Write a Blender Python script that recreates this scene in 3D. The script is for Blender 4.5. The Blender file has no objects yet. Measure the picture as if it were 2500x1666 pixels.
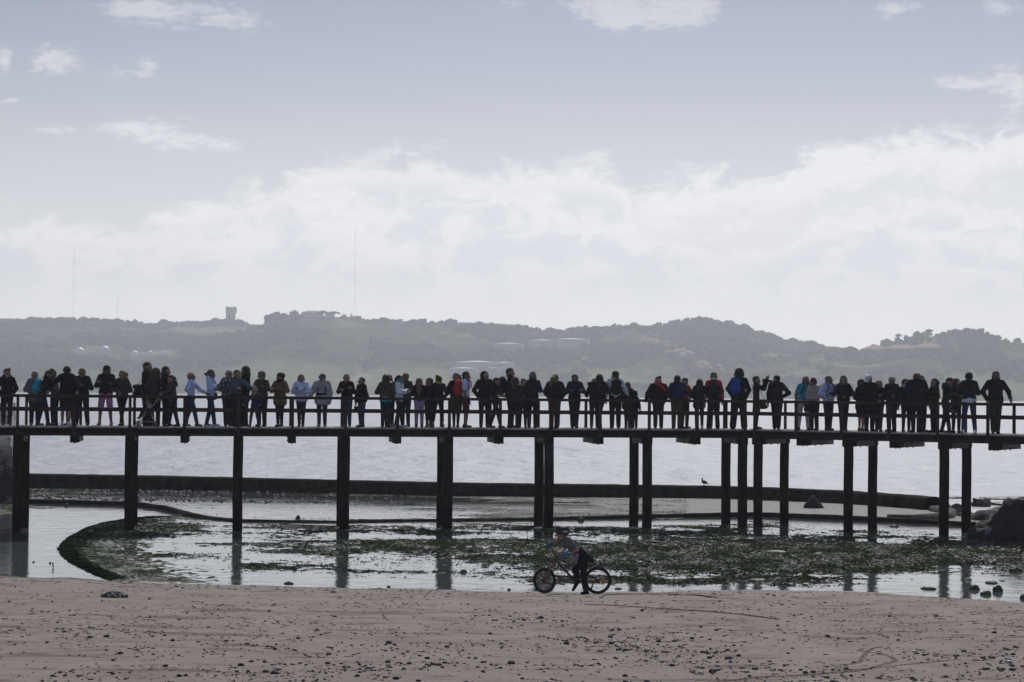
import bpy, math, random
import numpy as np
from mathutils import Vector, Matrix
random.seed(7); np.random.seed(7)
S = bpy.context.scene
C = S.collection
PI = math.pi

# ------------------------------------------------------------------ camera
FPX = 5000.0; CAMZ = 4.4; PITCH = math.atan(124/FPX); ROLL = 0.009
Fv = Vector((0, math.cos(PITCH), math.sin(PITCH)))
_R0 = Vector((1, 0, 0)); _U0 = Vector((0, -math.sin(PITCH), math.cos(PITCH)))
Rv = _R0*math.cos(ROLL) + _U0*math.sin(ROLL)
Uv = -_R0*math.sin(ROLL) + _U0*math.cos(ROLL)
cd = bpy.data.cameras.new('camera'); cam = bpy.data.objects.new('camera', cd); C.objects.link(cam)
cd.sensor_width = 36; cd.lens = 36*FPX/2500; cd.clip_start = 0.5; cd.clip_end = 20000
M = Matrix(((Rv.x, Uv.x, -Fv.x, 0), (Rv.y, Uv.y, -Fv.y, 0), (Rv.z, Uv.z, -Fv.z, CAMZ), (0, 0, 0, 1)))
cam.matrix_world = M
S.camera = cam

# ------------------------------------------------------------------ world, sun, exposure
SUN_EL = math.radians(44); SUN_AZ = math.radians(9)
S.view_settings.view_transform = 'Standard'; S.view_settings.look = 'None'
S.view_settings.exposure = 0.20; S.view_settings.gamma = 1
w = bpy.data.worlds.new('World'); S.world = w; w.use_nodes = True
NT = w.node_tree; NT.nodes.clear()
class N:
    """tiny helper to write node maths"""
    def __init__(s, nt): s.nt = nt
    def node(s, t, **k):
        n = s.nt.nodes.new(t)
        for a, b in k.items(): setattr(n, a, b)
        return n
    def put(s, sock, v):
        if isinstance(v, (int, float)): sock.default_value = v
        elif isinstance(v, (tuple, list)): sock.default_value = v
        else: s.nt.links.new(v, sock)
    def m(s, op, a, b=0.0, c=0.0, clamp=False):
        n = s.node('ShaderNodeMath', operation=op, use_clamp=clamp)
        s.put(n.inputs[0], a); s.put(n.inputs[1], b); s.put(n.inputs[2], c)
        return n.outputs[0]
    def sstep(s, x, a, b):
        n = s.node('ShaderNodeMapRange', interpolation_type='SMOOTHSTEP')
        s.put(n.inputs['Value'], x); n.inputs['From Min'].default_value = a; n.inputs['From Max'].default_value = b
        return n.outputs[0]
    def mix(s, f, a, b):
        n = s.node('ShaderNodeMix', data_type='RGBA')
        s.put(n.inputs[0], f); s.put(n.inputs[6], a); s.put(n.inputs[7], b)
        return n.outputs[2]
    def comb(s, x, y, z):
        n = s.node('ShaderNodeCombineXYZ'); s.put(n.inputs[0], x); s.put(n.inputs[1], y); s.put(n.inputs[2], z)
        return n.outputs[0]
    def noise(s, vec, scale, detail=6, rough=.55, dist=0.0, out='Fac'):
        n = s.node('ShaderNodeTexNoise'); s.put(n.inputs['Vector'], vec)
        n.inputs['Scale'].default_value = scale; n.inputs['Detail'].default_value = detail
        n.inputs['Roughness'].default_value = rough; n.inputs['Distortion'].default_value = dist
        return n.outputs[out]
    def curve(s, x, pts):
        n = s.node('ShaderNodeFloatCurve'); s.put(n.inputs['Value'], x)
        c = n.mapping.curves[0]
        c.points[0].location = pts[0]; c.points[1].location = pts[-1]
        for p in pts[1:-1]: c.points.new(*p)
        n.mapping.use_clip = False; n.mapping.update()
        return n.outputs[0]
g = N(NT)
sky = g.node('ShaderNodeTexSky', sky_type='NISHITA', sun_disc=False, sun_elevation=SUN_EL, sun_rotation=SUN_AZ,
             altitude=10, air_density=1.0, dust_density=1.2, ozone_density=1.5)
tc = g.node('ShaderNodeTexCoord'); sp = g.node('ShaderNodeSeparateXYZ'); NT.links.new(tc.outputs['Generated'], sp.inputs[0])
yy = g.m('MAXIMUM', g.m('ABSOLUTE', sp.outputs[1]), 0.08)
u = g.m('DIVIDE', sp.outputs[0], yy)           # tangent of azimuth
v = g.m('DIVIDE', sp.outputs[2], yy)           # tangent of elevation
def U(px): return (px-1250)/FPX
def V(px, py): return (957+(px-1250)*ROLL-py)/FPX
n1 = g.noise(g.comb(u, g.m('MULTIPLY', v, 1.6), 3.1), 42, 9, .60, .5)
n2 = g.noise(g.comb(u, g.m('MULTIPLY', v, 1.8), 9.7), 9, 5, .5, .2)
n3 = g.noise(g.comb(u, g.m('MULTIPLY', v, 2.6), 5.7), 110, 7, .62, .6)
w1 = g.m('MULTIPLY', g.m('SUBTRACT', n1, .5), .060)
w2 = g.m('MULTIPLY', g.m('SUBTRACT', n3, .5), .014)
wob = g.m('ADD', w1, w2)
def edge(pts):
    P_ = [((U(x)+.3)/.6, V(x, y)*4) for x, y in pts]
    P_ = [(0, P_[0][1])]+P_+[(1, P_[-1][1])]
    return g.m('DIVIDE', g.curve(g.m('DIVIDE', g.m('ADD', u, .3), .6, clamp=True), P_), 4)
# three cloud banks: the value is how far the direction lies below the bank's upper edge
e1 = edge([(0, 520), (230, 560), (480, 500), (640, 450), (800, 400), (1000, 378), (1190, 408), (1400, 400), (1500, 420), (1560, 505), (1800, 590), (2000, 520), (2150, 470), (2300, 455), (2500, 480)])
e2 = edge([(1300, 560), (1540, 452), (1700, 425), (1980, 372), (2130, 325), (2300, 325), (2500, 300)])
b1 = g.sstep(g.m('ADD', g.m('SUBTRACT', e1, v), wob), -.005, .013)
d2 = g.m('ADD', g.m('SUBTRACT', e2, v), wob)
b2 = g.m('MULTIPLY', g.sstep(d2, -.004, .010), g.m('SUBTRACT', 1.0, g.m('MULTIPLY', g.sstep(d2, .013, .030), .55)))
b2 = g.m('MULTIPLY', b2, g.sstep(u, .045, .07))
# lighter rims and greyer hearts inside the banks
heart = g.m('MULTIPLY', g.sstep(n1, .42, .60), g.sstep(g.m('SUBTRACT', e1, v), .004, .02))
heart = g.m('MULTIPLY', heart, g.sstep(v, .03, .075))
# scattered small clouds
blobs = [(430, 30, 130, 30, 1), (300, 12, 70, 14, .6), (585, 45, 80, 22, .6), (115, 140, 45, 34, .95), (180, 160, 60, 22, .5), (2, 142, 16, 26, .9), (350, 165, 34, 26, .8), (285, 175, 40, 16, .4),
         (400, 325, 90, 28, 1), (530, 350, 80, 14, .8), (300, 312, 60, 14, .7), (120, 315, 55, 9, .5), (10, 245, 30, 8, .7),
         (1560, 10, 170, 36, 1), (1680, 30, 60, 30, .85), (1500, 50, 60, 22, .8), (1220, 4, 60, 10, .5), (2190, 18, 60, 17, .95), (2440, 15, 40, 20, .8), (2370, 205, 70, 17, .9), (2460, 190, 50, 34, 1), (2470, 250, 40, 30, .5)]
acc = 0.0
for (x, y, a, b, k) in blobs:
    dx = g.m('DIVIDE', g.m('SUBTRACT', u, U(x)), a*1.15/FPX); dy = g.m('DIVIDE', g.m('SUBTRACT', v, V(x, y)), b*1.25/FPX)
    r2 = g.m('ADD', g.m('MULTIPLY', dx, dx), g.m('MULTIPLY', dy, dy))
    acc = g.m('ADD', g.m('MULTIPLY', g.m('EXPONENT', g.m('MULTIPLY', r2, -1.0)), k), acc)
sm = g.sstep(g.m('ADD', g.m('MULTIPLY', g.m('MINIMUM', acc, 1.0), .62), g.m('MULTIPLY', g.m('SUBTRACT', g.m('ADD', g.m('MULTIPLY', n3, .5), g.m('MULTIPLY', n1, .5)), .5), 2.8)), .12, .75)
sm = g.m('MULTIPLY', sm, g.m('MINIMUM', g.m('MULTIPLY', acc, 2.2), .72))
mask = g.m('MAXIMUM', g.m('MAXIMUM', b1, b2), sm, clamp=True)
# the sky elsewhere (overhead and behind) has broken cloud too
out = g.sstep(v, .22, .4)
mask = g.mix(out, mask, g.m('MULTIPLY', g.sstep(n2, .50, .64), .6))
hz = g.m('EXPONENT', g.m('MULTIPLY', v, -26.0))      # milky air near the horizon
SKYG = (.35, .365, .45, 1)
skc = g.node('ShaderNodeMix', data_type='RGBA', blend_type='MULTIPLY'); skc.inputs[0].default_value = 1
NT.links.new(sky.outputs[0], skc.inputs[6]); skc.inputs[7].default_value = SKYG
clear = skc.outputs[2]
wk = g.m('MAXIMUM', g.m('SUBTRACT', 1.46, g.m('MULTIPLY', v, 3.9)), .66)
def scl(c):
    n = g.node('ShaderNodeVectorMath', operation='SCALE'); n.inputs[0].default_value = c; g.put(n.inputs['Scale'], wk); return n.outputs[0]
w0 = scl((9.6, 9.55, 9.45)); white = g.mix(heart, w0, scl((7.7, 7.8, 8.1)))
front = g.sstep(sp.outputs[1], -.2, .5)                # clouds are bright around the sun, duller behind the viewer
white = g.mix(front, (4.4, 4.55, 4.8, 1), white)
milk = g.m('MULTIPLY', g.m('EXPONENT', g.m('MULTIPLY', g.m('POWER', g.m('DIVIDE', g.m('MAXIMUM', v, 0.0), .150), 2.2), -1.0)), .84)
clear = g.mix(milk, clear, w0)
col = g.mix(g.m('MULTIPLY', mask, .86), clear, white)
bg = g.node('ShaderNodeBackground'); bg.inputs[1].default_value = 0.1
NT.links.new(col, bg.inputs[0])
wo = g.node('ShaderNodeOutputWorld'); NT.links.new(bg.outputs[0], wo.inputs[0])

ld = bpy.data.lights.new('sun', 'SUN'); ld.energy = 2.3; ld.angle = math.radians(.53); ld.color = (1, .97, .92)
sun = bpy.data.objects.new('sun', ld); C.objects.link(sun)
sd = Vector((math.sin(SUN_AZ)*math.cos(SUN_EL), math.cos(SUN_AZ)*math.cos(SUN_EL), math.sin(SUN_EL)))
sun.rotation_euler = sd.to_track_quat('Z', 'Y').to_euler(); sun.location = (40, 200, 200)

# ------------------------------------------------------------------ helpers
def ray(px, py): return Fv + Rv*((px-1250)/FPX) + Uv*((833-py)/FPX)
def P(px, py, Y):
    d = ray(px, py); k = Y/d.y
    return Vector((d.x*k, Y, CAMZ+d.z*k))
def G(px, py, z=0.0):
    d = ray(px, py); k = (z-CAMZ)/d.z
    return Vector((d.x*k, d.y*k, z))
def tag(o, label=None, cat=None, group=None, kind=None):
    if label: o['label'] = label
    if cat: o['category'] = cat
    if group: o['group'] = group
    if kind: o['kind'] = kind
    return o
def empty(name, loc=(0, 0, 0), rz=0):
    o = bpy.data.objects.new(name, None); C.objects.link(o); o.location = loc; o.rotation_euler = (0, 0, rz); o.empty_display_size = .2
    return o
def mesh_np(name, V_, F_, mat=None, parent=None, smooth=False, midx=None):
    """V_ (n,3), F_ (m,k) with k 3 or 4"""
    me = bpy.data.meshes.new(name)
    V_ = np.asarray(V_, np.float32); F_ = np.asarray(F_, np.int32)
    me.vertices.add(len(V_)); me.vertices.foreach_set('co', V_.ravel())
    m, k = F_.shape
    me.loops.add(m*k); me.loops.foreach_set('vertex_index', F_.ravel())
    me.polygons.add(m); me.polygons.foreach_set('loop_start', np.arange(0, m*k, k, dtype=np.int32))
    try: me.polygons.foreach_set('loop_total', np.full(m, k, np.int32))
    except Exception: pass
    if midx is not None: me.polygons.foreach_set('material_index', np.asarray(midx, np.int32))
    if smooth: me.polygons.foreach_set('use_smooth', np.ones(m, bool))
    me.update(calc_edges=True); me.validate()
    o = bpy.data.objects.new(name, me); C.objects.link(o)
    if mat:
        for x in (mat if isinstance(mat, (list, tuple)) else [mat]): me.materials.append(x)
    if parent: o.parent = parent
    return o
class MB:
    """collects simple solids into one mesh"""
    def __init__(s): s.v = []; s.f = []; s.mi = []; s.cur = 0
    def add(s, vs, fs):
        n = len(s.v); s.v += [tuple(p) for p in vs]; s.f += [tuple(i+n for i in f) for f in fs]; s.mi += [s.cur]*len(fs)
    def box(s, c, d, rot=None, taper=1.0):
        x, y, z = (k/2 for k in d); c = Vector(c)
        vs = []
        for sz in (-1, 1):
            t = taper if sz > 0 else 1
            for sx, sy in ((-1, -1), (1, -1), (1, 1), (-1, 1)):
                p = Vector((sx*x*t, sy*y*t, sz*z))
                if rot is not None: p = rot @ p
                vs.append(c+p)
        s.add(vs, [(3, 2, 1, 0), (4, 5, 6, 7), (0, 1, 5, 4), (1, 2, 6, 5), (2, 3, 7, 6), (3, 0, 4, 7)])
    def bar(s, a, b, wd, ht, up=(0, 0, 1)):
        """box from a to b, centred, width wd sideways, ht along up"""
        a = Vector(a); b = Vector(b); d = (b-a).normalized(); up = Vector(up)
        sd_ = d.cross(up).normalized(); up2 = sd_.cross(d).normalized()
        vs = []
        for p in (a, b):
            for i, j in ((-1, -1), (1, -1), (1, 1), (-1, 1)): vs.append(p+sd_*i*wd/2+up2*j*ht/2)
        s.add(vs, [(0, 1, 2, 3), (7, 6, 5, 4), (0, 4, 5, 1), (1, 5, 6, 2), (2, 6, 7, 3), (3, 7, 4, 0)])
    def tube(s, pts, r, n=8, cap=True, closed=False):
        pts = [Vector(p) for p in pts]; rs = r if isinstance(r, (list, tuple)) else [r]*len(pts)
        rings = []; prev = None
        L = len(pts)
        for i, p in enumerate(pts):
            a = pts[(i-1) % L] if (i or closed) else p; b = pts[(i+1) % L] if (i < L-1 or closed) else p
            d = (b-a).normalized()
            if prev is None: prev = Vector((0, 0, 1)) if abs(d.z) < .9 else Vector((1, 0, 0))
            x = (prev-d*prev.dot(d)).normalized(); y = d.cross(x); prev = x
            rings.append([p+(x*math.cos(t)+y*math.sin(t))*rs[i] for t in [2*PI*k/n for k in range(n)]])
        vs = [q for rg in rings for q in rg]; fs = []
        for i in range(L if closed else L-1):
            j = (i+1) % L
            for k in range(n): fs.append((i*n+k, i*n+(k+1) % n, j*n+(k+1) % n, j*n+k))
        if cap and not closed: fs += [tuple(range(n-1, -1, -1)), tuple((L-1)*n+k for k in range(n))]
        s.add(vs, fs)
    def lathe(s, c, prof, n=20, axis=None):
        """prof: (radius, height) list"""
        c = Vector(c); vs = []
        for r, h in prof:
            for k in range(n):
                p = Vector((r*math.cos(2*PI*k/n), r*math.sin(2*PI*k/n), h))
                if axis is not None: p = axis @ p
                vs.append(c+p)
        fs = []
        for i in range(len(prof)-1):
            for k in range(n): fs.append((i*n+k, i*n+(k+1) % n, (i+1)*n+(k+1) % n, (i+1)*n+k))
        fs += [tuple(range(n-1, -1, -1)), tuple((len(prof)-1)*n+k for k in range(n))]
        s.add(vs, fs)
    def build(s, name, mat=None, parent=None, smooth=False, loc=None):
        me = bpy.data.meshes.new(name)
        vs = s.v if loc is None else [tuple(Vector(p)-Vector(loc)) for p in s.v]
        me.from_pydata(vs, [], s.f); me.validate()
        o = bpy.data.objects.new(name, me); C.objects.link(o)
        if mat:
            for x in (mat if isinstance(mat, (list, tuple)) else [mat]): me.materials.append(x)
            if len(set(s.mi)) > 1: me.polygons.foreach_set('material_index', s.mi[:len(me.polygons)])
        if smooth: me.polygons.foreach_set('use_smooth', [True]*len(me.polygons))
        if loc is not None: o.location = loc
        if parent: o.parent = parent
        return o
# numpy value noise
def _h(i, j, s):
    n = (i.astype(np.int64)*374761393 + j.astype(np.int64)*668265263 + s*974634777) & 0x7fffffff
    n = ((n ^ (n >> 13))*1274126177) & 0x7fffffff
    return ((n ^ (n >> 16)) & 0xffff)/65535.0
def vn(x, y, s=0):
    x = np.asarray(x, float); y = np.asarray(y, float)
    i = np.floor(x); j = np.floor(y); a = x-i; b = y-j; a = a*a*(3-2*a); b = b*b*(3-2*b)
    return (_h(i, j, s)*(1-a)+_h(i+1, j, s)*a)*(1-b)+(_h(i, j+1, s)*(1-a)+_h(i+1, j+1, s)*a)*b
def fbm(x, y, s=0, o=4, g_=.5):
    r = 0; a = 1; t = 0
    for k in range(o):
        r = r+a*vn(np.asarray(x)*2**k+k*17.3, np.asarray(y)*2**k+k*9.1, s+k); t += a; a *= g_
    return r/t
# ------------------------------------------------------------------ materials
_mats = {}
def mat(name, col, rough=.8, var=.25, scale=6.0, bump=0.0, bscale=30.0, metal=0.0, spec=.3, col2=None, trans=0.0, stretch=None, sheen=0.0):
    """procedural principled: base colour broken by noise, optional second colour, noise bump"""
    if name in _mats: return _mats[name]
    m = bpy.data.materials.new(name); m.use_nodes = True; nt = m.node_tree; g = N(nt)
    b = nt.nodes['Principled BSDF']; _mats[name] = m
    tc = g.node('ShaderNodeTexCoord'); vec = tc.outputs['Object']
    if stretch:
        mp = g.node('ShaderNodeMapping'); nt.links.new(vec, mp.inputs[0]); mp.inputs['Scale'].default_value = stretch; vec = mp.outputs[0]
    f = g.noise(vec, scale, 5, .6)
    c1 = tuple(max(0, x*(1-var)) for x in col)+(1,); c2 = tuple((x*(1+var)) for x in (col2 or col))+(1,)
    cc = g.mix(g.sstep(f, .3, .7), c1, c2)
    nt.links.new(cc, b.inputs['Base Color'])
    b.inputs['Roughness'].default_value = rough; b.inputs['Metallic'].default_value = metal
    b.inputs['Specular IOR Level'].default_value = spec
    if sheen: b.inputs['Sheen Weight'].default_value = sheen
    if bump:
        bn = g.node('ShaderNodeBump'); bn.inputs['Strength'].default_value = min(1, bump); bn.inputs['Distance'].default_value = .02
        nt.links.new(g.noise(vec, bscale, 4, .6), bn.inputs['Height']); nt.links.new(bn.outputs[0], b.inputs['Normal'])
    return m
# ------------------------------------------------------------------ ground of the cove
shore_px = [(-300, 1388), (0, 1400), (100, 1408), (200, 1414), (300, 1419), (600, 1430), (900, 1437), (1250, 1443), (1400, 1446), (1700, 1442), (1900, 1443), (2060, 1443), (2200, 1452), (2350, 1460), (2500, 1472), (2800, 1500)]
_s = [G(x, y, 0) for x, y in shore_px]
sx_ = np.array([p.x for p in _s]); sy_ = np.array([p.y for p in _s])
def shore(x): return np.interp(x, sx_, sy_)
wall_px = [(-400, 1184), (75, 1190), (340, 1194), (580, 1199), (850, 1205), (1100, 1211), (1340, 1214), (1580, 1216), (1780, 1219), (1930, 1224), (2060, 1230), (2150, 1236), (2230, 1242), (2285, 1247)]
wall_pts = [G(x, y, 0) for x, y in wall_px]
wx_ = np.array([p.x for p in wall_pts]); wy_ = np.array([p.y for p in wall_pts])
def wally(x): return np.interp(x, wx_, wy_)
inner_px = [(-300, 1226), (70, 1229), (200, 1232), (340, 1236), (400, 1244), (470, 1261), (520, 1268), (580, 1273), (800, 1276), (1000, 1273), (1300, 1270), (1500, 1266), (1700, 1263), (1850, 1261), (2000, 1267), (2160, 1274), (2290, 1281), (2420, 1287)]
inner_pts = [G(x, y, 0) for x, y in inner_px]
ix_ = np.array([p.x for p in inner_pts]); iy_ = np.array([p.y for p in inner_pts])
def innery(x): return np.interp(x, ix_, iy_)
# rim of the mud bank round the channel on the left
rim_px = [(420, 1259), (345, 1263), (300, 1268), (250, 1279), (205, 1292), (170, 1308), (148, 1325), (140, 1340), (146, 1356), (165, 1372), (195, 1388), (225, 1402), (262, 1417)]
rim_pts = [G(x, y, 0) for x, y in rim_px]
ry_ = np.array([p.y for p in rim_pts])[::-1]; rx_ = np.array([p.x for p in rim_pts])[::-1]
def rimx(y): return np.interp(y, ry_, rx_)      # x of the rim for a given distance
def pxof(x, y):          # unrolled picture coordinates of a point on z=0, used only as bookkeeping for the survey below
    return x/y*FPX+1250, 957+CAMZ*FPX/y
def gauss(a, c, s): return np.exp(-((a-c)/s)**2)
def weed(x, y):
    """how densely weed covers the flat (0..1)"""
    a, b = pxof(x, y)
    wt = 0.23+0*x
    wt = wt+.80*gauss(b, 1338, 32)*(1/(1+np.exp(-(a-900)/120)))           # the broad green belt
    wt = wt+.28*gauss(b, 1350, 46)*(1/(1+np.exp(-(a-620)/60)))
    wt = wt+.80*gauss(b, 1392, 32)*(1/(1+np.exp(-(a-1480)/60)))*(1/(1+np.exp((a-2150)/90)))
    wt = wt+.30*gauss(b, 1360, 30)*(1/(1+np.exp(-(a-1900)/80)))
    wt = wt+.35*gauss(b, 1293, 12)
    wt = wt+.75*gauss(b, 1312, 14)*gauss(a, 330, 150)
    wt = wt+.5*gauss(b, 1392, 9)*gauss(a, 620, 70)
    wt = wt+.34*gauss(b, 1400, 26)*(1/(1+np.exp(-(a-500)/60)))*(1/(1+np.exp((a-1500)/60)))
    wt = wt+.5*gauss(b, 1213, 9)*(1/(1+np.exp((a-900)/200)))              # rubble under the sea wall
    wt = wt+.22*gauss(b, 1228, 8)*(1/(1+np.exp((a-1000)/300)))
    wt = wt-.5*gauss(b, 1420, 14)*(1/(1+np.exp((a-1250)/60)))             # clear pools by the sand
    wt = wt-.35*gauss(b, 1432, 10)
    wt = wt-.55*gauss(b, 1425, 20)*(1/(1+np.exp(-(a-2170)/40)))
    wt = wt-.3*gauss(b, 1375, 16)*gauss(a, 2350, 60)-.25*gauss(b, 1385, 20)*gauss(a, 520, 120)
    return wt
def streak(x, y): return fbm(x*.34, y*.50, 31, 5, .62)
def flat_h(x, y):
    """height of the tidal flat"""
    n = streak(x, y); wgt = weed(x, y)
    h = -.042+(n-.5)*.12+wgt*.056
    fine = (fbm(x*4.2, y*4.5, 77, 4, .7)-.5)*.050
    h = h+fine
    b = pxof(x, y)[1]
    a_ = pxof(x, y)[0]; lift_ = .022/(1+np.exp(-(a_-1150)/260))
    mud = (y > innery(x)) & (a_ > 420)
    h = np.where(mud, np.maximum(h*.30+(lift_*1.2-.004+(fbm(x*.16, y*.5, 133, 4, .6)-.5)*.05)*np.clip((a_-420)/500, 0, 1), -.02), h)
    h = np.where((y > innery(x)) & (a_ < 1150), h*.8-.004, h)
    return np.clip(h, -.06, .07)
def ground_h(x, y):
    x = np.asarray(x, float); y = np.asarray(y, float)
    d = shore(x)-y+(fbm(x*.9, y*.5, 23, 3)-.5)*1.0
    n = fbm(x*.35, y*.35, 5, 4)-.5; nf = fbm(x*2.3, y*2.3, 15, 3)-.5
    beach = .08*np.minimum(d, 5)+.025*np.maximum(d-5, 0)+(n*.10+nf*.022)*np.clip(d/2.5, .12, 1)
    beach = np.where(d > 40, np.maximum(beach, 0), beach)
    fl = flat_h(x, y)
    # channel left of the rim
    inch = (y < innery(x)-.3) & (y > 45) 
    t = np.clip((x-rimx(y))/.35, -1, 1)
    rim = np.where(t > 0, .085*np.exp(-(np.maximum(x-rimx(y), 0)/1.5))*np.clip((x-rimx(y))/.2, 0, 1), 0)
    rim = rim*np.clip((71-y)/3, 0, 1)
    ch = np.where(inch & (y < ry_.max()+.0), np.where(x < rimx(y), -.25, np.maximum(fl, -.02)+rim+(fbm(x*6, y*4.5, 55, 3, .6)-.5)*.05), fl)
    ch = np.where(inch & (y >= ry_.max()) & (x < rx_[-1]+.0), -.25, ch)
    # spit of mud and sand at the far left
    a, b = pxof(x, y)
    spit = .05-.02*np.abs(b-(1258-.14*a))/4.
    ch = np.where((a < 110) & (b > 1243) & (b < 1300), np.maximum(ch, np.clip(.12-(b-1243)/300-(a/700), -.2, .12)), ch)
    bar = gauss(b, 1250+.0*a, 3.2)*gauss(a, 110, 90)*.30-.25
    ch = np.where((a < 260), np.maximum(ch, bar), ch)
    flat = np.where(d > 0, beach, np.maximum(ch, np.minimum(-.3+0*x, 0)))
    k = np.clip(-d/.5, 0, 1)
    z = np.where(d > 0, beach, (beach*0+0)*(1-k)+flat*k-.004*(1-k))
    beyond = y > wally(x)+.35
    z = np.where(beyond & (x < wx_[-1]), -2.0, z)
    # right of the wall's end the sea bed slopes away
    z = np.where((x >= wx_[-1]) & (y > 74.5), np.maximum(-.06-(y-74.5)*.05, -2.0), z)
    return z
us = np.concatenate([np.linspace(-1.6, -.32, 30), np.linspace(-.30, .30, 760), np.linspace(.32, 1.6, 30)])
ys = np.concatenate([np.arange(3, 24, .8), np.arange(24, 44, .13), np.arange(44, 60, .07), np.arange(60, 74, .10), np.arange(74, 97, .16), np.arange(98, 160, 8)])
UU, YY = np.meshgrid(us, ys); XX = UU*YY
ZZ = ground_h(XX, YY)
Vg = np.stack([XX, YY, ZZ], -1).reshape(-1, 3)
nu, ny = len(us), len(ys)
ii = (np.arange(ny-1)[:, None]*nu+np.arange(nu-1)[None]).ravel()
Fg = np.stack([ii, ii+1, ii+nu+1, ii+nu], -1)
# apron behind the viewer
nb = len(Vg); Vg = np.concatenate([Vg, [[-4.8, 3, 1.5], [4.8, 3, 1.5], [60, -60, 2.2], [-60, -60, 2.2]]])
gm = bpy.data.materials.new('wet_sand_and_mud'); gm.use_nodes = True; nt = gm.node_tree; g = N(nt); b = nt.nodes['Principled BSDF']
geo = g.node('ShaderNodeNewGeometry'); ps = g.node('ShaderNodeSeparateXYZ'); nt.links.new(geo.outputs['Position'], ps.inputs[0])
pos = geo.outputs['Position']; zc = ps.outputs[2]
sandn = g.noise(pos, 1.2, 6, .6); sandf = g.noise(pos, 22, 5, .7)
mpn = g.node('ShaderNodeMapping'); nt.links.new(pos, mpn.inputs[0]); mpn.inputs['Scale'].default_value = (.5, 1.6, 1)
blot = g.noise(mpn.outputs[0], 1.1, 6, .65)
sand = g.mix(g.sstep(sandn, .3, .7), (.285, .232, .196, 1), (.375, .312, .268, 1))
sand = g.mix(g.sstep(blot, .53, .64), sand, (.19, .138, .110, 1))
sand = g.mix(g.m('MULTIPLY', g.sstep(sandf, .60, .68), .7), sand, (.13, .10, .09, 1))
wet = g.mix(sandn, (.10, .085, .075, 1), (.16, .135, .12, 1))
wn = g.m('ADD', zc, g.m('MULTIPLY', g.m('SUBTRACT', sandn, .5), .10))
dry = g.sstep(wn, .05, .26)
beachc = g.mix(dry, wet, sand)
mudn = g.noise(pos, 3.0, 6, .65); mudf = g.noise(pos, 14, 5, .65)
mud = g.mix(g.sstep(mudn, .4, .62), (.050, .049, .038, 1), (.036, .062, .020, 1))
mud = g.mix(g.sstep(mudf, .5, .75), mud, (.09, .085, .065, 1))
# which side of the tide line: the shore sits near y = 46
isb = g.sstep(g.m('ADD', ps.outputs[1], g.m('MULTIPLY', g.m('SUBTRACT', mudn, .5), 1.0)), 48.5, 45.6)
mr = isb.node; mr.inputs['From Min'].default_value = 46.0; mr.inputs['From Max'].default_value = 47.2
isflat = isb
farm = g.sstep(ps.outputs[1], 70, 73)
isr = g.m('MULTIPLY', farm, g.sstep(ps.outputs[0], -4, 9))
mud = g.mix(isr, mud, g.mix(mudn, (.10, .10, .10, 1), (.15, .148, .145, 1)))
col = g.mix(isflat, beachc, mud)
nt.links.new(col, b.inputs['Base Color'])
ro = g.mix(isflat, g.mix(dry, (.35, .35, .35, 1), (.85, .85, .85, 1)), (.62, .62, .62, 1))
mpg = g.node('ShaderNodeMapping'); nt.links.new(pos, mpg.inputs[0]); mpg.inputs['Scale'].default_value = (1.0, .55, 1)
glint = g.sstep(g.m('ADD', g.m('MULTIPLY', g.noise(mpg.outputs[0], 7, 6, .72), .6), g.m('MULTIPLY', g.noise(mpg.outputs[0], .9, 4, .6), .4)), .50, .56)
wetf = g.m('MULTIPLY', isflat, g.m('SUBTRACT', 1.0, isr))
ro = g.mix(g.m('MULTIPLY', wetf, glint), ro, (.22, .22, .22, 1))
spc = g.m('ADD', g.m('MULTIPLY', g.m('SUBTRACT', 1.0, wetf), .28), g.m('MULTIPLY', g.m('MULTIPLY', wetf, glint), .6))
nt.links.new(spc, b.inputs['Specular IOR Level'])
ro = g.mix(isr, ro, (.52, .52, .52, 1))
nt.links.new(ro, b.inputs['Roughness']); 
bn = g.node('ShaderNodeBump'); bn.inputs['Strength'].default_value = 1.0; bn.inputs['Distance'].default_value = .035
nt.links.new(g.m('ADD', g.m('MULTIPLY', g.noise(pos, 9, 6, .7), 1.5), sandf), bn.inputs['Height']); nt.links.new(bn.outputs[0], b.inputs['Normal'])
ground = mesh_np('ground', Vg, Fg, gm, smooth=True)
tag(ground, kind='structure')
me = ground.data
ap = MB(); ap.add([(-200, -60, 1.45), (200, -60, 1.45), (5, 3.0, 1.45), (-5, 3.0, 1.45)], [(0, 1, 2, 3)])
sandback = mesh_np('beach', np.array([[-300, -80, 1.2], [300, -80, 1.2], [300, 30, .4], [-300, 30, .4], [300, 3.2, 1.2], [-300, 3.2, 1.2]]), np.array([[0, 1, 4, 5]]), gm)
tag(sandback, kind='structure')

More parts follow.
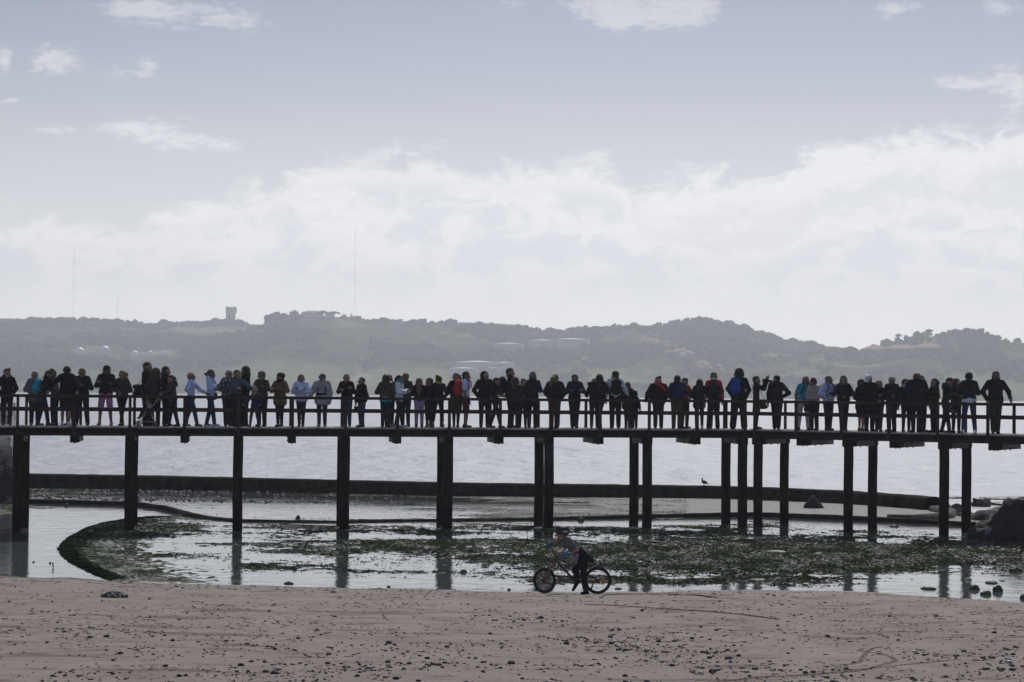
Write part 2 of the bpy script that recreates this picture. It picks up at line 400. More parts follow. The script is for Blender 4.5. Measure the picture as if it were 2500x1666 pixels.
# ------------------------------------------------------------------ water
def water_mat(name, base, rough, bscale, bdist, stretch, strength=.6, b2=None):
    m = bpy.data.materials.new(name); m.use_nodes = True; nt = m.node_tree; g = N(nt); b = nt.nodes['Principled BSDF']
    geo = g.node('ShaderNodeNewGeometry'); mp = g.node('ShaderNodeMapping'); nt.links.new(geo.outputs['Position'], mp.inputs[0]); mp.inputs['Scale'].default_value = stretch
    b.inputs['Base Color'].default_value = base+(1,); b.inputs['Roughness'].default_value = rough; b.inputs['IOR'].default_value = 1.62 if bdist > .1 else 1.7
    b.inputs['Specular IOR Level'].default_value = .5
    h = g.noise(mp.outputs[0], bscale, 5, .6, .3)
    if b2: h = g.m('ADD', h, g.m('MULTIPLY', g.noise(mp.outputs[0], bscale*b2[0], 3, .5), b2[1]))
    bn = g.node('ShaderNodeBump'); bn.inputs['Strength'].default_value = strength; bn.inputs['Distance'].default_value = bdist
    nt.links.new(h, bn.inputs['Height']); nt.links.new(bn.outputs[0], b.inputs['Normal'])
    return m
river_m = water_mat('river_water', (.36, .37, .39), .34, .55, .45, (1.2, .42, 1), 1.0, (.14, 4.0))
rv = mesh_np('river', np.array([[-3500, 60, -.35], [3500, 60, -.35], [3500, 4500, -.35], [-3500, 4500, -.35]]), np.array([[0, 1, 2, 3]]), river_m)
tag(rv, kind='structure')
pool_m = water_mat('pool_water', (.10, .11, .11), .04, 1.6, .022, (.8, 1.0, 1), .6)
pts = [(x, y+.12) for x, y in zip(wx_, wy_)]
left = pts[0]; right = pts[-1]
poly = [(-40, 44.0)]+[(x, max(40, shore(x)-1.2)) for x in np.linspace(-30, 17, 12)]+[(40, 40.5), (40, 73.6), (right[0]+1, 73.6)]+pts[::-1]+[(-60, left[1])]
me = bpy.data.meshes.new('pool_water'); me.from_pydata([(x, y, 0) for x, y in poly], [], [tuple(range(len(poly)))]); me.materials.append(pool_m)
pw = bpy.data.objects.new('water', me); C.objects.link(pw); tag(pw, kind='structure')

# ------------------------------------------------------------------ walls of the pool
rock_m = mat('weedy_dark_stone', (.014, .012, .012), .95, .5, 3, 1, 9, col2=(.022, .019, .015), spec=.1)
rock2_m = mat('weathered_stone', (.16, .135, .12), .9, .6, 1.6, 1, 7, col2=(.07, .055, .05))
def sweep(name, pts, width, h0, h1, seed, m=rock_m, step=.28, rough=.05, batter=.12):
    """a rough stone kerb following a polyline; h0/h1 bottom and top"""
    P_ = [Vector((p[0], p[1], 0)) for p in pts]; out = []
    for a, b in zip(P_[:-1], P_[1:]):
        n = max(1, int((b-a).length/step))
        out += [a.lerp(b, k/n) for k in range(n)]
    out.append(P_[-1]); n = len(out); Vv = []; prof = [(-1, 0), (-1, .35), (-1, .7), (-.85, .96), (-.3, 1.0), (.3, 1.0), (.85, .96), (1, .6), (1, 0)]
    k = len(prof)
    for i, p in enumerate(out):
        t = (out[min(i+1, n-1)]-out[max(i-1, 0)]).normalized(); s = Vector((t.y, -t.x, 0))
        hh = h1(i/n) if callable(h1) else h1
        for j, (a, b) in enumerate(prof):
            ns = float(fbm(p.x*1.7+j*3.1, p.y*1.7, seed, 3))-.5
            q = p+s*(-a)*(width/2)*(1+batter*(1-b))+s*ns*rough*2
            z = h0+(hh-h0)*b+(ns*rough*1.6 if b > .9 else 0)
            Vv.append((q.x, q.y, z))
    F_ = [(i*k+j, i*k+j+1, (i+1)*k+j+1, (i+1)*k+j) for i in range(n-1) for j in range(k-1)]
    Vv = np.array(Vv); F_ = np.array(F_)
    o = mesh_np(name, Vv, F_, m)
    return o
sw = sweep('sea_wall', [(p.x, p.y+.35) for p in wall_pts], .8, -1.2, lambda t: .61-.10*t, 3, rough=.03)
tag(sw, 'long dark weedy sea wall curving along the far side of the tidal pool', 'wall')
iw = sweep('low_kerb', [(p.x, p.y) for p in inner_pts], .28, -.2, lambda t: .11+.05*math.sin(t*9), 5, rough=.045)
tag(iw, 'low dark broken kerb crossing the tidal flat behind the pier piles', 'kerb')
endp = [G(x, y, 0) for x, y in [(2285, 1249), (2318, 1256), (2310, 1266), (2270, 1270), (2210, 1272), (2166, 1271)]]
ew = sweep('curved_kerb', [(p.x, p.y) for p in endp], .55, -.3, .22, 9, mat('kerb_stone', (.06, .052, .04), .9, .5, 3, 1, 9, col2=(.09, .085, .05)), rough=.04)
tag(ew, 'rounded stone kerb hooking back from the right end of the sea wall', 'kerb')

# stone quay wall at the far left
qm = bpy.data.materials.new('quay_stone'); qm.use_nodes = True; nt = qm.node_tree; g = N(nt); b = nt.nodes['Principled BSDF']
geo = g.node('ShaderNodeNewGeometry'); mp = g.node('ShaderNodeMapping'); nt.links.new(geo.outputs['Position'], mp.inputs[0]); mp.inputs['Scale'].default_value = (1, 1, 1)
sp3 = g.node('ShaderNodeSeparateXYZ'); nt.links.new(geo.outputs['Position'], sp3.inputs[0])
st = g.noise(geo.outputs['Position'], 2.2, 6, .7)
band = g.sstep(g.m('ADD', sp3.outputs[2], g.m('MULTIPLY', g.m('SUBTRACT', st, .5), 1.6)), 1.4, 2.6)
cc = g.mix(band, g.mix(g.sstep(st, .45, .65), (.05, .04, .037, 1), (.30, .26, .24, 1)), g.mix(g.sstep(st, .48, .58), (.80, .74, .70, 1), (.22, .19, .18, 1)))
nt.links.new(cc, b.inputs['Base Color']); b.inputs['Roughness'].default_value = .9
bn = g.node('ShaderNodeBump'); bn.inputs['Distance'].default_value = .08; nt.links.new(g.noise(geo.outputs['Position'], 5, 6, .7), bn.inputs['Height']); nt.links.new(bn.outputs[0], b.inputs['Normal'])
qw = MB(); r_ = random.Random(4)
z0 = -.3; course = [.62, .5, .45, .5, .42, .48, .45, .5, .20]
for ci, ch in enumerate(course):
    off = 1.2*(1-z0/4.0)*.22
    y0 = 76.6+z0*.06; xr = -18.40-(z0+.3)*.13
    x = xr; first = True
    while x > -30:
        wd = r_.uniform(.8, 1.5); 
        qw.box((x-wd/2, y0+.7+r_.uniform(-.03, .03), z0+ch/2), (wd-.015, 1.4, ch-.015)); x -= wd
    z0 += ch
qwall = qw.build('stone_wall', qm, loc=(-20, 79, -.3))
tag(qwall, 'tall blotched masonry quay wall at the far left behind the first piles', 'wall')
# ------------------------------------------------------------------ pier (one thing, two straight runs meeting in a kink)
npx = [45, 318, 582, 843, 1095, 1341, 1581, 1813.5]
near_s = []; far_s = []; DZ = 3.22
for i, px in enumerate(npx):
    Y = 62.5*(1+.0125*i); p = P(px, 1040, Y); q = P(px+17-8.2*i, 1040, Y+2.0)
    near_s.append((i, p.x, p.y)); far_s.append((i, q.x, q.y))
for i, (px, fx) in enumerate([(1851.5, 1915.5), (2072, 2131), (2305.5, 2360), (2555, 2602)]):
    Y = 68.0*(1-.0278*i); p = P(px, 1040, Y); q = P(fx, 1040, Y+1.65)
    near_s.append((8+i, p.x, p.y)); far_s.append((8+i, q.x, q.y))
def ext(L):
    a, b = L[0], L[1]; pre = (-2, a[1]-2*(b[1]-a[1]), a[2]-2*(b[2]-a[2]))
    a, b = L[-1], L[-2]; post = (12.5, a[1]+1.5*(a[1]-b[1]), a[2]+1.5*(a[2]-b[2]))
    return np.array([pre]+L+[post])
NS = ext(near_s); FS = ext(far_s)
def near(s): return Vector((float(np.interp(s, NS[:, 0], NS[:, 1])), float(np.interp(s, NS[:, 0], NS[:, 2])), 0))
def far(s): return Vector((float(np.interp(s, FS[:, 0], FS[:, 1])), float(np.interp(s, FS[:, 0], FS[:, 2])), 0))
def nrm(s):
    """unit vector pointing from the deck towards the viewer's side"""
    return (near(s)-far(s)).normalized()
wood_m = mat('dark_pier_timber', (.011, .0085, .0085), .85, .45, 5, .8, 25, stretch=(1, 1, .25), spec=.15)
brown_m = mat('red_brown_timber', (.030, .016, .016), .8, .4, 5, .6, 25, spec=.15)
rail_m = mat('red_brown_rail_timber', (.036, .017, .018), .75, .4, 4, .6, 25, spec=.2)
plank_m = mat('weathered_deck_board', (.34, .31, .30), .75, .4, 3, .8, 20, spec=.2)
steel_m = mat('pale_weathered_plate', (.50, .49, .52), .7, .5, 7, .8, 30, col2=(.25, .23, .25), spec=.2)
bolt_m = mat('rusty_bolt', (.02, .015, .013), .7, .3, 20)
pile_m = bpy.data.materials.new('pile_timber'); pile_m.use_nodes = True; nt = pile_m.node_tree; g = N(nt); b = nt.nodes['Principled BSDF']
geo = g.node('ShaderNodeNewGeometry'); mp = g.node('ShaderNodeMapping'); nt.links.new(geo.outputs['Position'], mp.inputs[0]); mp.inputs['Scale'].default_value = (7, 7, .8)
sp4 = g.node('ShaderNodeSeparateXYZ'); nt.links.new(geo.outputs['Position'], sp4.inputs[0])
pn = g.noise(mp.outputs[0], 1.6, 6, .65); pn2 = g.noise(geo.outputs['Position'], 4, 5, .6)
tide = g.sstep(g.m('ADD', sp4.outputs[2], g.m('MULTIPLY', g.m('SUBTRACT', pn2, .5), .5)), .55, .8)
cc = g.mix(tide, (.006, .006, .006, 1), g.mix(g.sstep(pn, .35, .7), (.009, .0075, .008, 1), (.034, .026, .025, 1)))
nt.links.new(cc, b.inputs['Base Color']); b.inputs['Roughness'].default_value = .9; b.inputs['Specular IOR Level'].default_value = .1
bn = g.node('ShaderNodeBump'); bn.inputs['Distance'].default_value = .03; nt.links.new(pn, bn.inputs['Height']); nt.links.new(bn.outputs[0], b.inputs['Normal'])
pier = empty('pier', tuple(near(4))+()); pier.location = (near(4).x, near(4).y, 0)
tag(pier, 'long timber pier on dark piles with red brown railings crossing the whole picture', 'pier')
PL = Vector(pier.location)
def pb(mb, name, m, smooth=False):
    mb.v = [tuple(Vector(p)-PL) for p in mb.v]
    o = mb.build(name, m, pier, smooth); return o
OV = .17
def edge_n(s, o=OV): return near(s)+nrm(s)*o
def edge_f(s, o=OV): return far(s)-nrm(s)*o
# deck boards
dk = MB(); s = -1.9; r_ = random.Random(2)
S_END = 12.3
# the planking advances 0.145 m at a time along each run
cur = -1.9
while cur < S_END:
    L = (near(min(cur+.01, S_END))-near(cur)).length/.01
    if L < .5: L = .9
    ds = .145/L; a, b_ = cur+.004/L*2, min(cur+ds, S_END)-.004/L*2
    zt = DZ+r_.uniform(-.004, .004); zb = DZ-.045
    e = r_.uniform(-.01, .01)
    q = [edge_n(a, OV+e), edge_n(b_, OV+e), edge_f(b_), edge_f(a)]
    dk.add([(p.x, p.y, zb) for p in q]+[(p.x, p.y, zt) for p in q], [(3, 2, 1, 0), (4, 5, 6, 7), (0, 1, 5, 4), (1, 2, 6, 5), (2, 3, 7, 6), (3, 0, 4, 7)])
    cur += ds
pb(dk, 'deck', plank_m)
knots = [-1.9, 7, 8, S_END]
def run(mb, f, z, wd, ht, o, segs=knots):
    for a, b_ in zip(segs[:-1], segs[1:]):
        p, q = f(a, o), f(b_, o); d = (q-p).normalized()
        mb.bar(Vector((p.x, p.y, z))-d*.01, Vector((q.x, q.y, z))+d*.01, wd, ht)
for f, nm in ((edge_n, 'near'), (edge_f, 'far')):
    m1 = MB(); run(m1, f, DZ-.05-.075, .08, .15, OV-.06); pb(m1, 'stringer', wood_m)
    m2 = MB(); run(m2, f, DZ-.205-.04, .10, .078, OV-.05); pb(m2, 'lower_stringer', brown_m)
m3 = MB()
for k in (.3, .7):
    for a, b_ in zip(knots[:-1], knots[1:]):
        p = near(a).lerp(far(a), k); q = near(b_).lerp(far(b_), k)
        m3.bar((p.x, p.y, DZ-.14), (q.x, q.y, DZ-.14), .08, .17)
pb(m3, 'inner_stringer', wood_m)
# rails
for f in (edge_n, edge_f):
    m4 = MB(); run(m4, f, DZ+.97-.043, .13, .085, OV-.03); pb(m4, 'handrail', rail_m)
    m5 = MB(); run(m5, f, DZ+.52, .05, .105, OV-.01); pb(m5, 'mid_rail', rail_m)
# posts
sn = [x/2 for x in range(-3, 15)]+[7.03]+[8-.04+.5*k for k in range(0, 9)]
for s in sn:
    p = edge_n(s, OV+.075); t = (near(s+.01)-near(s)).normalized()
    mb = MB(); R_ = Matrix.Rotation(math.atan2(t.y, t.x), 3, 'Z')
    mb.box((p.x, p.y, DZ+.34), (.088, .075, 1.18), R_)
    pb(mb, 'railing_post', rail_m)
    q = edge_f(s, OV+.075); mb = MB(); mb.box((q.x, q.y, DZ+.34), (.088, .075, 1.18), R_)
    pb(mb, 'railing_post', rail_m)
# piles and cross beams
def octo(mb, p, r, z0, z1, rot, jit):
    n = 8; vs = []
    for z in np.linspace(z0, z1, 7):
        for k in range(n):
            a = rot+(k+.5)*2*PI/n; rr = r*(1/math.cos(PI/8))*(1+.02*math.sin(z*5+k*2+jit))
            vs.append((p.x+rr*math.cos(a)+.006*math.sin(z*2+jit), p.y+rr*math.sin(a), z))
    fs = [(i*n+k, i*n+(k+1) % n, (i+1)*n+(k+1) % n, (i+1)*n+k) for i in range(6) for k in range(n)]+[tuple(range(n-1, -1, -1)), tuple(6*n+k for k in range(n))]
    mb.add(vs, fs)
for s in list(range(-1, 12)):
    for which, f in (('n', near), ('f', far)):
        mb = MB(); p = f(s); t = (near(s+.01)-near(s)).normalized() if s != 7 else (near(7)-near(6.9)).normalized()
        octo(mb, p, .148 if s < 8 else .142, -.8, DZ-.30, math.atan2(t.y, t.x), s)
        pb(mb, 'pile', pile_m)
for k in range(-3, 24):
    s = k/2
    if 7 < s < 8: continue
    a = near(s); b_ = far(s); d = (a-b_).normalized(); z = DZ-.285-.10
    A = a+d*.24; B = b_-d*.24
    mb = MB(); M1 = a-d*.35
    mb.bar((M1.x, M1.y, z), (B.x, B.y, z), .20, .20); o = pb(mb, 'cross_beam', steel_m)
    mb = MB(); mb.bar((A.x, A.y, z), (M1.x, M1.y, z), .235, .215)
    e = pb(mb, 'beam_end', wood_m); 
    e.parent = o; e.matrix_parent_inverse = Matrix.Identity(4)
    mb = MB()
    side = Vector((-d.y, d.x, 0))
    for tt in (.15, .45, 1.1, 1.6):
        for zz in (-.06, .06):
            q = A-d*(tt+.2)
            for sg in (-1, 1):
                mb.box((q.x+side.x*sg*.118, q.y+side.y*sg*.118, z+zz), (.03, .03, .03))
        q = A-d*(tt+.1); mb.box((q.x, q.y, z-.12), (.03, .03, .04))
    e2 = pb(mb, 'bolts', bolt_m); e2.parent = o; e2.matrix_parent_inverse = Matrix.Identity(4)
# ------------------------------------------------------------------ hills beyond the river
def unroll(px, py): return px+(py-833)*ROLL, py-(px-1250)*ROLL
LAY = [  # (ridge distance, shore distance, exponent, skyline)
 (3050, 2190, .85, [(-700, 810), (-200, 795), (0, 793), (60, 787), (130, 786), (220, 789), (300, 793), (360, 799), (420, 796), (500, 795), (570, 791), (640, 800), (700, 808), (900, 815), (1300, 840), (1700, 880), (2200, 900), (3200, 900)]),
 (2640, 2190, .8, [(-700, 950), (0, 930), (180, 905), (300, 884), (350, 872), (430, 858), (500, 842), (570, 826), (640, 806), (652, 790), (662, 780), (680, 776), (740, 775), (800, 776), (860, 777), (890, 783), (960, 788), (1000, 791), (1060, 791), (1150, 793), (1200, 795), (1230, 798), (1290, 803), (1330, 812), (1370, 818), (1420, 814), (1480, 814), (1560, 820), (1700, 860), (1900, 900), (3200, 930)]),
 (2580, 2160, .85, [(-700, 960), (900, 930), (1150, 880), (1300, 838), (1380, 817), (1450, 806), (1530, 804), (1590, 802), (1640, 795), (1680, 788), (1711, 786), (1740, 789), (1800, 800), (1840, 812), (1900, 830), (1950, 844), (2000, 854), (2040, 858), (2100, 868), (2200, 890), (2400, 920), (3200, 930)]),
 (2330, 2060, .85, [(-700, 960), (1600, 950), (1850, 905), (1960, 875), (2040, 862), (2100, 866), (2180, 852), (2250, 838), (2300, 826), (2350, 820), (2400, 824), (2450, 838), (2500, 842), (2620, 845), (2900, 860), (3300, 880)])]
_L = []
for Yr, Ys, ex, pts in LAY:
    q = [unroll(*p) for p in pts]; _L.append((Yr, Ys, ex, np.array([a for a, b in q]), np.array([CAMZ+(957-b)/FPX*Yr for a, b in q])))
def hill(x, y, noise=True):
    x = np.asarray(x, float); y = np.asarray(y, float); uu = x/y*FPX+1250; h = -3+0*x
    for Yr, Ys, ex, ux, uz in _L:
        zr = np.interp(uu, ux, uz); Y0 = Ys+18*np.sin(uu*.011+Yr); s = (y-Y0)/(Yr-Y0)
        f = np.where(s < 0, -.05, np.where(s < 1, np.clip(s, 0, 1)**ex*(1-.10*np.sin(np.clip(s, 0, 1)*PI*3)*(1-np.clip(s, 0, 1))), 1-.35*(s-1)))
        h = np.maximum(h, zr*f)
    if noise:
        n = fbm(x/90, y/90, 41, 5, .55)-.5; r = 1-np.abs(2*fbm(x/150+7, y/150, 47, 3)-1)
        h = h+np.where(h > 1, np.clip(h/30, 0, 1)*(n*9+(r-.6)*5), 0)
    return h
uh = np.linspace(-.52, .52, 620); yh = np.concatenate([np.linspace(2030, 2200, 26), np.linspace(2208, 2700, 66), np.linspace(2712, 3300, 36)])
UU, YY = np.meshgrid(uh, yh); XX = UU*YY; ZZ = hill(XX, YY)
nu, ny = len(uh), len(yh); ii = (np.arange(ny-1)[:, None]*nu+np.arange(nu-1)[None]).ravel()
hm = bpy.data.materials.new('hillside_scrub_and_grass'); hm.use_nodes = True; nt = hm.node_tree; g = N(nt); b = nt.nodes['Principled BSDF']
geo = g.node('ShaderNodeNewGeometry'); pos = geo.outputs['Position']
a1 = g.noise(pos, .006, 5, .6, .4); a2 = g.noise(pos, .03, 6, .65); a3 = g.noise(pos, .013, 4, .6, 1.2)
cc = g.mix(g.sstep(a2, .4, .62), (.016, .022, .012, 1), (.095, .098, .05, 1))
cc = g.mix(g.sstep(a1, .49, .60), cc, g.mix(a2, (.15, .18, .06, 1), (.28, .30, .13, 1)))
cc = g.mix(g.m('MULTIPLY', g.sstep(a3, .60, .66), .8), cc, (.42, .34, .26, 1))
nt.links.new(cc, b.inputs['Base Color']); b.inputs['Roughness'].default_value = .95; b.inputs['Specular IOR Level'].default_value = .05
bn = g.node('ShaderNodeBump'); bn.inputs['Distance'].default_value = 6.0; nt.links.new(a2, bn.inputs['Height']); nt.links.new(bn.outputs[0], b.inputs['Normal'])
hills = mesh_np('hills', np.stack([XX, YY, ZZ], -1).reshape(-1, 3), np.stack([ii, ii+1, ii+nu+1, ii+nu], -1), hm, smooth=True)
tag(hills, kind='structure')
def hit(px, py, y0=2040, y1=3250, dflt=None):
    """first point of the hillside seen through a pixel of the survey; the crest if it passes above"""
    d = ray(px, py); Ys = np.linspace(y0, y1, 500); k = Ys/d.y; xs = d.x*k; zs = CAMZ+d.z*k
    hh = hill(xs, Ys); below = np.nonzero(zs <= hh)[0]
    if len(below): i = below[0]
    else: i = int(np.argmin(zs-hh))
    return Vector((xs[i], Ys[i], hh[i]))
# --- foliage
def ico():
    t = (1+5**.5)/2; v = [(-1, t, 0), (1, t, 0), (-1, -t, 0), (1, -t, 0), (0, -1, t), (0, 1, t), (0, -1, -t), (0, 1, -t), (t, 0, -1), (t, 0, 1), (-t, 0, -1), (-t, 0, 1)]
    f = [(0, 11, 5), (0, 5, 1), (0, 1, 7), (0, 7, 10), (0, 10, 11), (1, 5, 9), (5, 11, 4), (11, 10, 2), (10, 7, 6), (7, 1, 8), (3, 9, 4), (3, 4, 2), (3, 2, 6), (3, 6, 8), (3, 8, 9), (4, 9, 5), (2, 4, 11), (6, 2, 10), (8, 6, 7), (9, 8, 1)]
    v = np.array(v, float); v /= np.linalg.norm(v, axis=1)[:, None]; return v, np.array(f)
def subdiv(v, f):
    v = list(map(tuple, v)); cache = {}; nf = []
    def mid(a, b):
        k = (min(a, b), max(a, b))
        if k not in cache:
            m = (np.array(v[a])+np.array(v[b]))/2; m /= np.linalg.norm(m); v.append(tuple(m)); cache[k] = len(v)-1
        return cache[k]
    for a, b, c in f:
        x, y, z = mid(a, b), mid(b, c), mid(c, a); nf += [(a, x, z), (b, y, x), (c, z, y), (x, y, z)]
    return np.array(v), np.array(nf)
I0 = ico(); I1 = subdiv(*I0); I2 = subdiv(*I1); I3 = subdiv(*I2)
wood_leaf = mat('far_tree_foliage', (.018, .025, .012), .95, .5, .05, 0, spec=.05, col2=(.050, .060, .028))
leaf_m = mat('dark_foliage', (.022, .028, .018), .95, .5, .3, 0, spec=.05, col2=(.045, .055, .025))
trunk_m = mat('tree_bark', (.05, .04, .035), .9, .3, 1)
rg = np.random.RandomState(11)
def clumps(centers, radii, base, rs, squash=.8, jag=.35):
    v0, f0 = base; n = len(centers); k = len(v0)
    j = 1+(rs.rand(n, k)-.5)*2*jag
    th = rs.rand(n)*2*PI; c, s = np.cos(th), np.sin(th)
    vx = v0[:, 0][None]*c[:, None]-v0[:, 1][None]*s[:, None]; vy = v0[:, 0][None]*s[:, None]+v0[:, 1][None]*c[:, None]
    V_ = np.stack([vx*j, vy*j, v0[:, 2][None]*j*squash], -1)*radii[:, None, None]+centers[:, None, :]
    F_ = f0[None]+(np.arange(n)*k)[:, None, None]
    return V_.reshape(-1, 3), F_.reshape(-1, 3)
# woods: scattered over the slopes where the scrub noise is dense
n = 34000; uu = rg.uniform(-.38, .38, n); yv = 2080+(rg.rand(n)**.8)*1150; xs = uu*yv
dn = fbm(xs/170, yv/170, 61, 4, .55)+.35*(fbm(xs/40, yv/40, 66, 2)-.5)
up = xs/yv*FPX+1250
zs = hill(xs, yv); keep = (dn > .535-.05*np.clip((40-zs)/40, 0, 1)) & (zs > 6)
xs, yv, zs = xs[keep], yv[keep], zs[keep]
rad = rg.uniform(2.0, 5.2, len(xs))*(1+.5*(rg.rand(len(xs)) > .9))
Vv, Ff = clumps(np.stack([xs, yv, zs+rad*.45], -1), rad, I1, rg)
o = mesh_np('woods', Vv, Ff, wood_leaf); tag(o, 'dark scrub and woods covering the hazy hillsides across the river', 'woods', kind='stuff')
n = 14000; uu = rg.uniform(-.29, .29, n); yv = 2090+rg.rand(n)*1100; xs = uu*yv; zs = hill(xs, yv); keep = (zs > 3) & (fbm(xs/170, yv/170, 61, 4, .55)+.35*(fbm(xs/40, yv/40, 66, 2)-.5) > .455+.07*rg.rand(n))
rad = rg.uniform(.5, 1.5, n)[keep]
Vv, Ff = clumps(np.stack([xs[keep], yv[keep], zs[keep]+rad*.3], -1), rad, I0, rg)
o = mesh_np('bushes', Vv, Ff, mat('scrub_leaves', (.055, .06, .03), .95, .5, .05, 0, spec=.05)); tag(o, 'low bushes dotted over the grassy parts of the far hills', 'bushes', kind='stuff')
# --- single trees on the skylines
def far_tree(px, py, h, wd, kind, label, Yfix=None):
    p = hit(px, py+2) if Yfix is None else P(px, py, Yfix)
    sc = p.y/FPX; H = h*sc; W = wd*sc; rs = np.random.RandomState(int(px*7) % 9999)
    r0 = empty('tree', p-Vector((0, 0, 1))); tag(r0, label, 'tree', 'trees standing on the far skyline')
    tk = MB(); tk.tube([(0, 0, 0), (.1, 0, H*.4), (0, .1, H*.8)], [W*.05+.15, W*.04+.1, .08], 6)
    if kind != 'cone':
        for k in range(4):
            a = k*1.7+rs.rand(); tk.tube([(0, 0, H*.35), (math.cos(a)*W*.28, math.sin(a)*W*.28, H*.7)], [W*.025+.08, .05], 5)
    tk.build('trunk', trunk_m, r0)
    cs = []; rr = []
    if kind == 'round':
        for k in range(34):
            a = rs.rand()*2*PI; z = rs.uniform(.25, .95); q = math.sqrt(max(0, 1-((z-.58)/.45)**2))*rs.rand()**.5*.46
            cs.append((math.cos(a)*q*W, math.sin(a)*q*W, z*H)); rr.append(rs.uniform(.11, .2)*min(W, H))
    elif kind == 'umbrella':
        for k in range(34):
            a = rs.rand()*2*PI; q = rs.rand()**.5*.48; cs.append((math.cos(a)*q*W, math.sin(a)*q*W, H*(.78+.14*(1-(q*2)**2)+rs.uniform(-.05, .05)))); rr.append(rs.uniform(.07, .12)*W)
    elif kind == 'cone':
        for k in range(40):
            z = rs.uniform(.1, .98); a = rs.rand()*2*PI; q = (1-z)*.5*rs.rand()**.4; cs.append((math.cos(a)*q*W, math.sin(a)*q*W, z*H)); rr.append(W*(.06+.1*(1-z)))
    else:  # hedge / long clump
        for k in range(50):
            x = rs.uniform(-.5, .5); z = rs.uniform(.15, .85)*(1-(2*x)**4*.5); cs.append((x*W, rs.uniform(-.15, .15)*W, z*H)); rr.append(rs.uniform(.15, .26)*H)
    V_, F_ = clumps(np.array(cs), np.array(rr), I1, rs, .75, .4)
    # loose leaf sprays around the outline
    k = 260; a = rs.rand(k)*len(cs); base = np.array(cs)[a.astype(int)]; rb = np.array(rr)[a.astype(int)]
    dirs = rs.randn(k, 3); dirs /= np.linalg.norm(dirs, axis=1)[:, None]; c = base+dirs*rb[:, None]*rs.uniform(.8, 1.25, k)[:, None]
    s_ = rb[:, None]*.28; t1 = rs.randn(k, 3); t1 /= np.linalg.norm(t1, axis=1)[:, None]; t2 = np.cross(t1, dirs)
    tri = np.stack([c+t1*s_, c-t1*s_*.6+t2*s_, c-t2*s_], 1).reshape(-1, 3)
    F2 = np.arange(k*3).reshape(-1, 3)+len(V_)
    mesh_np('crown', np.concatenate([V_, tri]), np.concatenate([F_, F2]), leaf_m, r0)
ORD = ['first', 'second', 'third', 'fourth', 'fifth', 'sixth', 'seventh', 'eighth', 'ninth', 'tenth', 'eleventh', 'twelfth', 'thirteenth', 'fourteenth']
KN = {'round': 'rounded tree', 'umbrella': 'flat-topped pine', 'cone': 'pointed conifer', 'hedge': 'wide low clump of trees'}
sets = [
 ('on the left skyline before the concrete tower', [(84, 787, 13, 28, 'round'), (105, 786, 10, 22, 'round'), (150, 786, 14, 26, 'round'), (172, 788, 9, 30, 'hedge'), (224, 790, 13, 18, 'round'), (250, 791, 9, 24, 'hedge'), (294, 794, 16, 24, 'round'), (326, 796, 14, 20, 'round'), (345, 797, 14, 16, 'round'), (417, 798, 16, 18, 'round'), (464, 797, 16, 20, 'round'), (492, 796, 13, 26, 'hedge'), (528, 796, 12, 30, 'hedge')]),
 ('between the concrete tower and the cliff', [(590, 797, 11, 18, 'round'), (612, 800, 9, 22, 'hedge'), (636, 802, 12, 12, 'round')]),
 ('on the cliff top beside the white mansion', [(690, 776, 10, 26, 'hedge'), (709, 774, 15, 9, 'cone'), (723, 773, 14, 13, 'cone'), (787, 774, 18, 24, 'umbrella'), (815, 775, 17, 28, 'umbrella'), (840, 777, 12, 16, 'round'), (858, 777, 17, 12, 'cone'), (873, 780, 12, 12, 'cone')]),
 ('on the central ridge right of the mansion', [(900, 786, 8, 30, 'hedge'), (930, 789, 8, 26, 'hedge'), (1033, 794, 18, 24, 'round'), (1052, 795, 11, 16, 'round'), (1091, 794, 14, 14, 'round'), (1196, 796, 10, 12, 'round'), (1213, 797, 10, 20, 'round'), (1270, 803, 11, 14, 'umbrella'), (1340, 816, 19, 20, 'round')]),
 ('in the saddle below the windmill hill', [(1400, 816, 12, 34, 'hedge'), (1448, 813, 19, 54, 'hedge'), (1492, 812, 11, 28, 'hedge'), (1600, 803, 14, 14, 'round')]),
 ('on the windmill hill', [(1640, 797, 8, 32, 'hedge'), (1678, 790, 9, 24, 'hedge'), (1700, 787, 9, 9, 'round'), (1742, 790, 8, 26, 'hedge'), (1782, 798, 8, 20, 'round'), (1812, 805, 9, 12, 'round'), (1890, 832, 9, 18, 'round'), (1928, 840, 10, 26, 'hedge'), (1968, 849, 9, 26, 'hedge'), (2010, 858, 9, 30, 'hedge')]),
 ('on the right-hand hill around the ruined barracks', [(2195, 848, 36, 20, 'round'), (2213, 846, 32, 16, 'round'), (2244, 840, 34, 30, 'round'), (2266, 838, 36, 24, 'round'), (2291, 836, 24, 20, 'round'), (2312, 833, 22, 20, 'round'), (2333, 832, 32, 26, 'umbrella'), (2362, 829, 32, 38, 'round'), (2392, 830, 30, 28, 'round'), (2412, 834, 26, 24, 'round'), (2436, 840, 24, 22, 'round'), (2456, 845, 22, 16, 'round'), (2475, 846, 20, 12, 'cone'), (2491, 846, 20, 12, 'cone')])]
for where, ts in sets:
    for i, (px, py, h, wd, kd) in enumerate(ts):
        far_tree(px, py, h, wd, kd, f'{KN[kd]} {where}, {ORD[i]} from left')
